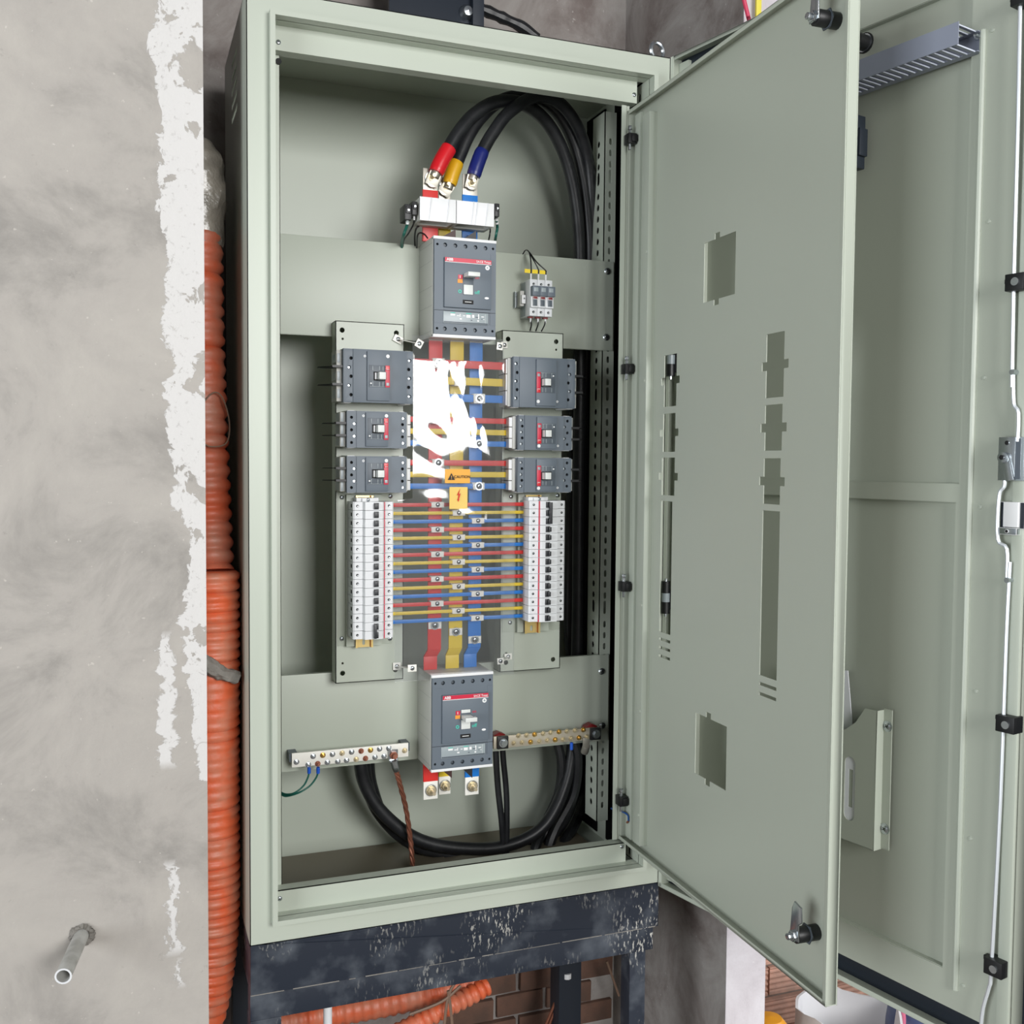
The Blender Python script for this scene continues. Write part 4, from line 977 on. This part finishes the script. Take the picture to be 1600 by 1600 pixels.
# ------------------------------------------------------------------ current transformers and incoming bars
SYc = .150
inc = {'red': ((661, 684), 262, .178), 'yellow': ((686, 704), 276, .196), 'blue': ((723, 746), 271, .182)}
for c, ((xa, xb), ytop, yy) in inc.items():
    a = aY(xa, 300, yy); e = aY(xb, 300, yy); top = aY(xa, ytop, yy).z; w = (e.x-a.x); cx = (a.x+e.x)/2
    t = thing('busbar', (cx, yy, 1.2735), '%s-sleeved incoming bar above the upper large breaker, with a bolted bare top' % c, 'busbar')
    z1 = top-1.2735; zs_ = {'red': aY(672, 297, yy).z, 'blue': aY(735, 305, yy).z, 'yellow': aY(695, 318, yy).z}[c]-1.2735
    MB().box(-w/2, w/2, 0, .004, zs_-.002, z1, 'tin').build('bare_end', t, bevel=.0008)
    MB().box(-w/2-.0006, w/2+.0006, -.0008, .0048, .0006, zs_, COLN[c]).build('sleeve', t, bevel=.0006)
    use('bolt', HB, t, (0, -.003, z1-.020))
    MB().cyl((0, .004, z1-.020), (0, .012, z1-.020), .009, 'zinc', 6).build('nut', t)
CTM = []
a = aY(656, 308, .115); c2 = aY(713, 345, .115); e = aY(772, 345, .115)
zt, zb = aY(700, 312, .115).z, aY(700, 347, .115).z
for (x0, x1, lb) in ((a.x, c2.x-.0006, 'white block current transformer around the red and yellow incoming bars'), (c2.x+.0006, e.x, 'white block current transformer around the blue incoming bar')):
    t = thing('current_transformer', ((x0+x1)/2, .165, zb), lb, 'transformer', 'white current transformers')
    w = x1-x0; h = zt-zb
    b = MB().plate(rect(-w/2, w/2, -.012, .050), [rect(-w/2+.006, w/2-.006, .008, .040)], 0, h, 'body', (Vector((0, 0, 0)), X, -Y, Z))
    b.build('core', t, bevel=.001)
    MB().box(-w/2, w/2, -.0505, -.0460, -.001, h+.001, 'white_plastic').build('face', t, bevel=.0008)
    for k in ((-.22, .27) if x0 < c2.x-.01 else (-.08, .02, .3)):
        b = MB(); u = k*w; b.tube([(u+.002, -.0515, h+.001), (u, -.0515, h/2), (u-.003, -.0512, -.001)], .0007, 'frost', 6, 4); b.build('clear_tie', t)
def tblock(px, py, w, h, lb, y=.125):
    q = aY(px, py, y); t = thing('terminal_block', (q.x, y+.02, q.z), lb, 'terminal block')
    b = MB().box(-w/2, w/2, -.02, .02, -h/2, h/2, 'black').box(-w/2+.002, w/2-.002, -.023, -.02, -h*.1, h*.35, 'black'); b.build('body', t, bevel=.0015)
    b = MB().cyl((0, -.0235, h*.1), (0, -.0238, h*.1), .0020, 'zinc', 8); b.build('terminal_screw', t); return t
tblock(638, 331, .014, .030, 'outer black terminal block on the left end of the current transformers')
tblock(648, 325, .010, .026, 'inner black terminal block against the left end of the current transformers', .122)
tblock(777, 328, .010, .026, 'black terminal block on the right end of the current transformers', .122)
def wire(name, pts, r, m, label, cat='wire', group=None, extra=None, sub=8, n=8):
    t0 = pts[0]
    if not extra:
        o = MB().tube(pts, r, m, n, sub).build(name); return tag(o, label, cat, group)
    t = thing(name, t0, label, cat, group); MB().tube(rel(pts, t0), r, m, n, sub).build('core', t)
    for nm, p, q, rr, mm in extra: MB().cyl(Vector(p)-Vector(t0), Vector(q)-Vector(t0), rr, mm, 10).build(nm, t)
    return t
A = lambda pts, y: [aY(*p[:2], y if len(p) < 3 else p[2]) for p in pts]
wire('wire', A([(637, 345, .135), (636, 352), (631, 366), (628, 378, .20), (628, 392, .235)], .15), .0030, 'wire_green', 'green wire dropping from the left terminal blocks behind the cross plate', extra=[('ferrule', aY(637, 342, .135), aY(636.5, 350, .14), .0034, 'white_plastic')])
wire('wire', A([(647, 338, .135), (646, 350), (638, 365), (631, 376, .20), (629, 392, .235)], .15), .0016, 'wire_black', 'thin black wire dropping from the left terminal blocks behind the cross plate', extra=[('ferrule', aY(647, 336, .135), aY(647, 344, .137), .0022, 'white_plastic')])
wire('wire', A([(664, 350, .16), (656, 352), (650, 358), (648, 372, .20), (649, 392, .235)], .17), .0018, 'wire_black', 'outer black wire loop beside the top corner of the upper large breaker')
wire('wire', A([(668, 372, .14), (663, 366), (656, 364), (652, 370), (651, 392, .235)], .17), .0016, 'wire_black', 'inner black wire loop beside the top corner of the upper large breaker')
wire('wire', A([(764, 352, .14), (766, 358), (765, 368), (763, 380, .19), (763, 398, .235)], .16), .0016, 'wire_black', 'thin black wire dropping from the right end of the current transformers', extra=[('ferrule', aY(763, 348, .14), aY(765, 356, .145), .0022, 'white_plastic')])
wire('wire', A([(776, 345, .135), (777, 356), (775, 368), (773, 382, .19), (773, 400, .235)], .15), .0028, 'wire_green', 'green wire dropping from the right end of the current transformers', extra=[('ferrule', aY(776, 342, .135), aY(776.5, 350, .14), .0032, 'white_plastic')])
# dark wedge barriers between the incoming and outgoing bars
for px0, px1, py0, py1, lb in ((688, 712, 360, 376, 'brown wedge barrier standing on the upper large breaker beside the yellow bar'), (723, 744, 362, 380, 'black wedge barrier standing on the upper large breaker beside the blue bar')):
    a = aY(px0, py1, .135); c = aY(px1, py0, .135); yb = .135
    b = MB().plate([(a.x, 1.2745), (c.x, 1.2745), (c.x, c.z+.002)], [], 0, .045, 'insulator' if px0 < 700 else 'black', (Vector((0, yb+.045, 0)), X, Z, -Y)); o = b.build('phase_barrier'); tag(o, lb, 'barrier')
    if px0 < 700: o.data.materials[0] = M['wedge'] if 'wedge' in M else mat('wedge', S(58, 30, 26), .5)
# ------------------------------------------------------------------ feed cables
def lugcable(c, sleeve, bolt, pts, r, shrink, lug, label):
    p0 = Vector(pts[0]); t = thing('power_cable', p0, label, 'cable', 'black feed cables arching over the incoming bars')
    MB().tube(rel(pts, p0), r, 'cable', 14, 10).build('core', t)
    a, b_ = Vector(lug[0])-p0, Vector(lug[1])-p0
    sp = spline(rel(pts[:4], p0), 10); q = [sp[0]]; L = 0
    for i in range(1, len(sp)):
        L += (sp[i]-sp[i-1]).length; q.append(sp[i])
        if L > sleeve: break
    d0 = (q[0]-q[1]).normalized()
    MB().tube([q[0]+d0*.006]+q[::3]+[q[-1]], [r*1.05, r*1.14]+[r*1.14]*(len(q[::3])-1)+[r*1.06], shrink, 16, 3).build('shrink_sleeve', t)
    # crimped lug: barrel and flat palm
    up = (a-b_).normalized(); sd = up.cross(Y).normalized()
    b = MB().cyl(q[0]+d0*.016, q[0], r*.72, 'tin', 14)
    pal = b_; b.obox((pal+q[0]+d0*.016)/2, up, sd, Y, (pal-(q[0]+d0*.016)).length/2+.010, .0125, .0016, 'tin')
    b.cyl(pal+Y*.0016, pal-Y*.0016, .0128, 'tin', 18); b.build('lug', t, bevel=.0005)
    return t
lugcable('red', .052, None, [(aY(683, 266, .166)), aY(690, 251, .166), aY(700, 234, .168), aY(716, 208, .172), aY(740, 180, .180), aY(775, 160, .19), aY(815, 162, .21), aY(850, 186, .235), aY(876, 228, .255), aY(893, 280, .27), aY(903, 345, .285), aY(906, 420, .30), aY(906, 600, .31), aY(904, 800, .32), aY(902, 1000, .32), aY(897, 1130, .31), aY(885, 1220, .29), aY(850, 1290, .27), aY(790, 1322, .27), aY(715, 1325, .27), aY(650, 1310, .27), aY(598, 1270, .27), aY(570, 1225, .27), aY(562, 1180, .262), aY(562, 1130, .262)], .0140, 'shrink_red', (aY(683, 266, .166), aY(676, 283, .170)), 'black feed cable with red shrink sleeve, bolted above the upper large breaker')
lugcable('yellow', .042, None, [(aY(703, 284, .184)), aY(708, 268, .184), aY(717, 246, .186), aY(732, 212, .19), aY(752, 183, .20), aY(782, 158, .22), aY(825, 150, .24), aY(865, 170, .255), aY(893, 214, .27), aY(910, 275, .28), aY(919, 345, .29), aY(922, 420, .30), aY(915, 600, .33), aY(912, 800, .34), aY(909, 1000, .34), aY(905, 1130, .33), aY(893, 1225, .32), aY(855, 1300, .31), aY(790, 1336, .30), aY(715, 1338, .30), aY(640, 1316, .30), aY(592, 1270, .30), aY(574, 1225, .29), aY(569, 1180, .275), aY(569, 1130, .27)], .0135, 'shrink_yellow', (aY(703, 284, .184), aY(695, 296, .188)), 'black feed cable with yellow shrink sleeve, behind the red-sleeved one')
lugcable('blue', .050, None, [(aY(741, 271, .170)), aY(746, 256, .170), aY(754, 236, .172), aY(770, 208, .176), aY(795, 176, .184), aY(835, 152, .20), aY(870, 158, .215), aY(898, 190, .235), aY(917, 240, .262), aY(924, 300, .28), aY(925, 370, .295), aY(926, 450, .31), aY(922, 600, .36), aY(918, 800, .37), aY(914, 1000, .37), aY(912, 1130, .35), aY(902, 1225, .335), aY(868, 1300, .33), aY(800, 1342, .33), aY(730, 1346, .33), aY(660, 1328, .33), aY(605, 1285, .33), aY(581, 1230, .31), aY(575, 1180, .29), aY(575, 1130, .28)], .0132, 'shrink_blue', (aY(741, 271, .170), aY(737, 287, .174)), 'black feed cable with dark blue shrink sleeve, bolted apart from the other two')
wire('power_cable', A([(918, 430, .35), (900, 600), (893, 800), (890, 1000), (915, 1130, .32), (922, 1175, .31), (921, 1215, .30), (905, 1270), (880, 1320, .29), (860, 1352, .28)], .36), .0135, 'cable', 'bare black cable dropping behind the brass-screwed earth bar on the right', 'cable', 'black cables low in the cabinet')
wire('power_cable', A([(868, 1150, .31), (877, 1190), (872, 1240), (850, 1290), (835, 1330, .27), (828, 1370, .27)], .30), .0115, 'cable', 'black cable curving down from under the middle of the earth bar', 'cable', 'black cables low in the cabinet')
wire('power_cable', A([(893, 1150, .30), (902, 1185), (896, 1240), (868, 1295), (856, 1330, .28), (850, 1372, .28)], .29), .0125, 'cable', 'black cable curving down beside the blue lug under the earth bar', 'cable', 'black cables low in the cabinet')
wire('power_cable', A([(774, 1130, .262), (775, 1180), (778, 1230), (784, 1285), (788, 1345, .27)], .262), .0072, 'cable', 'thin black cable hanging right beside the lower large breaker', 'cable', 'black cables low in the cabinet')
wire('power_cable', A([(784, 1130, .262), (786, 1180), (791, 1235), (792, 1285), (791, 1345, .27)], .262), .0068, 'cable', 'thin black cable a hand away from the lower large breaker, under the red insulator', 'cable', 'black cables low in the cabinet')
# outgoing bars under the lower breaker
for c, xa, xb, y0, y1, yb, yy in (('red', 662, 684, 1206, 1222, 1250, .175), ('yellow', 686, 704, 1200, 1214, 1242, .192), ('blue', 727, 748, 1200, 1215, 1243, .180)):
    a = aY(xa, y1, yy); e = aY(xb, y1, yy); w = e.x-a.x; cx = (a.x+e.x)/2; z1 = .2065; zs_ = a.z-z1; ze = aY(xa, yb, yy).z-z1
    t = thing('busbar', (cx, yy, z1), '%s-sleeved outgoing bar hanging below the lower large breaker, bare bolted end' % c, 'busbar')
    MB().box(-w/2, w/2, 0, .004, ze, zs_+.002, 'tag_metal').build('bare_end', t, bevel=.0006); MB().box(-w/2-.0006, w/2+.0006, -.0008, .0048, zs_, .012, COLN[c]).build('sleeve', t, bevel=.0005)
    use('bolt', HB, t, (0, -.001, ze+.019))
for px0, px1, lb in ((690, 706, 'brown wedge barrier under the lower large breaker, beside the yellow bar'), (722, 738, 'black wedge barrier under the lower large breaker, beside the blue bar')):
    a = aY(px0, 1200, .13); c = aY(px1, 1215, .13)
    b = MB().plate([(a.x, .2050), (c.x, .2050), (c.x, c.z-.001)], [], 0, .035, 'wedge' if px0 < 700 else 'black', (Vector((0, .165, 0)), X, Z, -Y)); o = b.build('phase_barrier'); tag(o, lb, 'barrier')

# ------------------------------------------------------------------ fuse holder
q = aY(828, 436, .165); qb = aY(828, 493, .165)
t = thing('fuse_holder', (q.x, .2195, qb.z), 'small grey three-pole fuse holder on a short rail, right of the upper large breaker', 'fuse holder')
Hf = q.z-qb.z; wf = aY(863, 440, .165).x-q.x; pw = wf/3
t_f = t
b = MB()
for k in range(3): b.box(k*pw+.0003, (k+1)*pw-.0003, -.0545, 0, 0, Hf, 'mcb')
b.box(-.0002, 0, -.030, -.004, .002, Hf-.002, 'label_grey').build('body', t, bevel=.0008)
for k in range(3):
    for z in (Hf*.86+.001, Hf*.105): use('terminal_screw', TMS, t, ((k+.5)*pw, -.0045, z))
    b = MB().box(k*pw+.0015, (k+1)*pw+.0012, -.068, -.0545, Hf*.53, Hf*.80, 'cover').box(k*pw+.004, (k+1)*pw-.003, -.0683, -.068, Hf*.64, Hf*.755, 'label_grey'); b.build('fuse_drawer', t, bevel=.0012)
    b = MB().box(k*pw, (k+1)*pw, -.062, -.0545, Hf*.22, Hf*.52, 'mcb').box(k*pw+.003, (k+1)*pw-.003, -.0635, -.062, Hf*.25, Hf*.44, 'cover_dark').box(k*pw+.003, (k+1)*pw-.003, -.0650, -.062, Hf*.44, Hf*.52, 'insulator'); b.build('grip', t, bevel=.0006)
MB().box(-.016, wf+.003, -.010, 0, Hf*.30, Hf*.72, 'label_grey').box(-.0158, -.0150, -.012, 0, Hf*.28, Hf*.74, 'zinc').build('din_rail', t)
b = MB().box(-.012, -.003, -.030, -.010, Hf*.30, Hf*.72, 'body').box(-.0105, -.0015, -.036, -.030, Hf*.36, Hf*.60, 'white_plastic').cyl((-.005, -.036, Hf*.5), (-.005, -.037, Hf*.5), .0022, 'cover_dark', 8); b.build('end_clamp', t, bevel=.0006)
tops = []
for k, (px, lb) in enumerate(((830, 'leftmost'), (840.5, 'middle'), (851.5, 'rightmost'))):
    x = q.x+(k+.5)*pw-.001; z0 = q.z; e = [aY(817, 397, .26), aY(821, 391, .235), aY(826, 393, .20)]
    m = [aY(829+k*5, 404+k*3, .18), aY(830+k*11, 420+k*1, .175)]
    wire('wire', [Vector((x, .178, z0+.008)), Vector((x, .178, z0+.018))]+m[::-1]+e[::-1], .0014, 'wire_black', '%s black wire arching over the plate edge into the top of the fuse holder' % lb, extra=[('ferrule', (x, .178, z0-.001), (x, .178, z0+.014), .0019, 'white_plastic')])
    z1_ = qb.z
    wire('wire', [Vector((x, .178, z1_-.006)), Vector((x+(.002-.002*k), .178, z1_-.016)), Vector((x+(.004-.004*k), .19, z1_-.028))], .0014, 'wire_black', '%s black wire leaving the foot of the fuse holder' % lb, extra=[('ferrule', (x, .178, z1_+.001), (x, .178, z1_-.012), .0019, 'white_plastic')])
    b = MB().box(x-.015, x-.0022, .176, .177, z0+.0145, z0+.0225, 'yellow_tag'); b.text('%s' % '123'[k], (x-.006, z0+.0185), .005, 'ink_black', (Vector((0, .1758, 0)), X, Z, -Y), bold=0) if False else None
    o = b.build('wire_marker'); tag(o, 'yellow wire marker tag on the %s fuse holder wire' % lb, 'wire tag', 'yellow wire markers')
    b = MB().box(x-.006, x+.004, .174, .182, z1_-.0035, z1_-.0006, 'insulator'); b.build('terminal_cap', t_f, org=tuple(t_f.location))

# ------------------------------------------------------------------ terminal bars with bolts
def bolts(t, org, y, crop, scale, off, pts):
    for i, p in enumerate(pts):
        px, py = off[0]+p[0]/scale, off[1]+p[1]/scale; q = aY(px, py, y-.002); k = ('zinc', 'zinc', 'brasslite', 'zinc', 'zinc', 'brass', 'zinc', 'brasslite', 'copper')[(i*5+i//3) % 9] if crop else ('brasslite', 'brasslite', 'brass')[(i*7) % 3]
        use('bolt', TS[k], t, (q.x-org[0], y-org[1], q.z-org[2]))
a = aY(456, 1190, .185); e = aY(638, 1170, .185); zc_ = (a.z+e.z)/2; h = aY(456, 1179, .185).z-aY(456, 1201, .185).z
org = ((a.x+e.x)/2, .185, zc_); w = e.x-a.x
t = thing('neutral_bar', org, 'bright tinned terminal bar with two rows of screws, left of the lower large breaker', 'terminal bar')
MB().box(-w/2, w/2, 0, .005, -h/2, h/2, 'tag_metal').build('bar', t, bevel=.0006)
for s in (-1, 1): MB().box(s*(w/2-.004)-.008, s*(w/2-.004)+.008, .005, .035, -.004, h/2-.001, 'cover_dark').build('standoff', t)
bolts(t, org, .185, True, 7.27, (440, 1140), [(360, 305), (470, 293), (580, 283), (690, 270), (797, 256), (905, 246), (1012, 235), (1115, 222), (1220, 214), (305, 400), (412, 390), (522, 375), (640, 366), (740, 352), (850, 340), (955, 330), (1062, 316), (1165, 305), (170, 370), (1400, 240)])
# earth wires and the braided copper lead on it
for i, (px, c) in enumerate(((482, 1), (496, 2))):
    pts = A([(px+1, 1206), (px-1-i, 1215), (px-8-4*i, 1228), (px-22-8*i, 1239), (446, 1241+i*3, .20), (436, 1236+i*2, .22)], .180)
    wire('wire', pts, .0019, 'wire_green', ['green wire with blue lug on the first screw of the tinned bar', 'green wire with blue lug on the second screw of the tinned bar'][i], extra=[('lug', aY(px+1, 1199, .178), aY(px+1, 1208, .180), .0036, 'lug_blue')])
pl_ = A([(615, 1180, .176), (618, 1200, .178), (624, 1222, .19), (634, 1262, .22), (641, 1310, .24), (645, 1352, .24)], .2)
t = thing('earth_lead', pl_[0], 'brown copper earth lead bolted to the tinned bar and running down to the cabinet floor', 'earth lead')
for k in range(3): MB().tube([p-pl_[0]+Vector((.0028*math.cos(k*2.1+j*1.3), .0028*math.sin(k*2.1+j*1.3), 0)) for j, p in enumerate(spline(pl_[1:], 5))], .0031, 'copper', 7, 2).build('strand', t)
b = MB().obox(Vector((0, .003, 0)), X, Y, Z, .0095, .0015, .011, 'zinc'); b.tube(rel([pl_[0]+Vector((0, 0, -.010)), pl_[0].lerp(pl_[1], .9), pl_[1]+(pl_[2]-pl_[1])*.2], pl_[0]), [.0085, .0078, .0062], 'zinc', 10, 4); b.cyl((0, .001, 0), (0, -.004, 0), .0085, 'copper', 6, smooth=False); b.cyl((0, -.004, 0), (0, -.014, 0), .0048, 'copper', 10); b.build('lug', t)
# right-hand bar on red insulators
a = aY(773, 1161, .182); e = aY(931, 1145, .182); zc_ = (a.z+e.z)/2; org = ((a.x+e.x)/2, .182, zc_); w = e.x-a.x
t = thing('earth_bar', org, 'brass-screwed terminal bar on red insulators, right of the lower large breaker', 'terminal bar')
MB().box(-w/2-.002, w/2-.002, 0, .005, -.0135, .0125, 'bar_dull').build('bar', t, bevel=.0006)
for px, py in ((786, 1157), (931, 1144)):
    q = aY(px, py, .176)-Vector(org); MB().box(q.x-.0125, q.x+.0125, -.007, .0, -.0135, .0135, 'black').build('end_cap', t, bevel=.0015)
    MB().cyl((q.x, -.007, 0), (q.x, -.009, 0), .0098, 'zinc', 16).cyl((q.x, -.009, 0), (q.x, -.014, 0), .0068, 'zinc', 6).build('bolt', t)
    MB().lathe((q.x-.002, .006, .001), (0, 1, 0), [(.0001, 0), (.013, 0), (.0175, .004), (.0175, .024), (.013, .031)], 'insulator', 8, False).build('insulator', t)
bolts(t, org, .182, False, 8.0, (760, 1110), [(405, 318), (505, 312), (605, 302), (712, 293), (807, 279), (910, 268), (1010, 262), (1112, 251), (1215, 243), (345, 412), (450, 403), (555, 397), (665, 388), (765, 375), (862, 368), (960, 365), (1060, 353), (1160, 343), (1260, 333)])
q = aY(893, 1167, .183); o = MB().cyl(q+Z*.010, q-Z*.006, .0036, 'lug_blue', 10).build('wire_lug'); tag(o, 'blue crimp lug hanging from a screw of the brass-screwed bar', 'lug')
q = aY(917, 1161, .180); b = MB().box(q.x-.010, q.x+.006, .178, .181, q.z-.010, q.z+.012, 'tin').cyl(q-Z*.006+Y*.002, q-Z*.024+Y*.012, .0085, 'tin', 12); o = b.build('cable_lug', bevel=.0005); tag(o, 'tinned cable lug on the far end of the brass-screwed bar', 'lug')
# blue wire at the foot of the inner door hinge
wire('wire', [aY(955, 1263, .16), aY(966, 1269, .10), aY(974, 1269, .04), aY(981, 1274, .02), aY(982, 1283, .02)], .0018, 'wire_blue', 'short blue-green wire by the lowest inner door hinge, bare copper end', extra=[('bare_end', aY(982, 1283, .02), aY(979, 1286, .02), .0022, 'copper')])
# ------------------------------------------------------------------ coloured cable and strip beyond the wall end, rubbish on the floor
a = aY(1162, -2, -.03); c = aY(1169, 26, -.03); d = (a-c).normalized()
wire('cable', [c-d*.03, c, a, a+d*.6, Vector((a.x-.05, -.02, 2.85))], .0042, 'cable_red', 'pinkish red cable hanging at the wall end above the doors', 'cable')
a = aY(1185, -2, -.025); o = MB().box(a.x-.006, a.x+.006, -.028, -.022, 1.50, 2.88, 'strip_yellow').build('trunking_strip', bevel=.001); tag(o, 'yellow strip running up the wall end beside the red cable', 'strip')
def bag(name, cpx, rx, ry, h, m, label, cat, seed, yy=.36, ro=24):
    q = aY(cpx, 1600, yy); rr = random.Random(seed); b = MB(); n = ro; rows = 10
    prof = [(1.0, 0), (1.08, .2), (1.1, .4), (1.06, .6), (1.0, .78), (.98, .9), (.99, 1.0), (.94, 1.0), (.90, .85), (.8, .6)]
    vs = []
    for j, (s, t_) in enumerate(prof):
        for i in range(n):
            a = 2*PI*i/n; p = Vector((math.cos(a)*rx*s, math.sin(a)*ry*s, h*t_)); k = noise.noise_vector(p*11+Vector((seed, 0, 0)))*.035; vs.append(p+k*(1 if j else .2))
    b.add(vs, [(j*n+i, j*n+(i+1) % n, (j+1)*n+(i+1) % n, (j+1)*n+i) for j in range(rows-1) for i in range(n)]+[tuple(range((rows-1)*n, rows*n))], m, True)
    o = b.build(name, org=(0, 0, 0), angle=50); o.location = (q.x, yy, FL); tag(o, label, cat); return o
bag('rubbish_bag', 1325, .15, .13, .415, 'bag_white', 'crumpled white sack standing open on the floor below the doors', 'bag', 3)
bag('rubbish_bag', 1448, .11, .10, .45, 'bag_blue', 'blue-grey plastic bag on the floor under the outer door', 'bag', 9, .34)
q = aY(1408, 1585, .30); MB().tube([(q.x, .29, q.z-.05), (q.x-.004, .285, q.z), (q.x-.012, .285, q.z+.03)], .005, 'bag_pink', 8, 5).build('strap').parent = None
o = bpy.data.objects['strap']; tag(o, 'thin pink strap lying over the blue-grey bag', 'strap')
q = aY(1203, 1600, .30); b = MB().lathe((0, 0, 0), (0, 0, 1), [(.0001, 0), (.045, 0), (.050, .03), (.050, .09), (.044, .125), (.030, .142), (.0001, .146)], 'cap_orange', 20); o = b.build('bottle_cap'); o.name = 'helmet'; o.location = (q.x, .30, q.z-.125)
o.location.z = max(FL, q.z-.125); tag(o, 'orange-yellow hard hat shell beside the white sack at the wall end', 'hard hat')
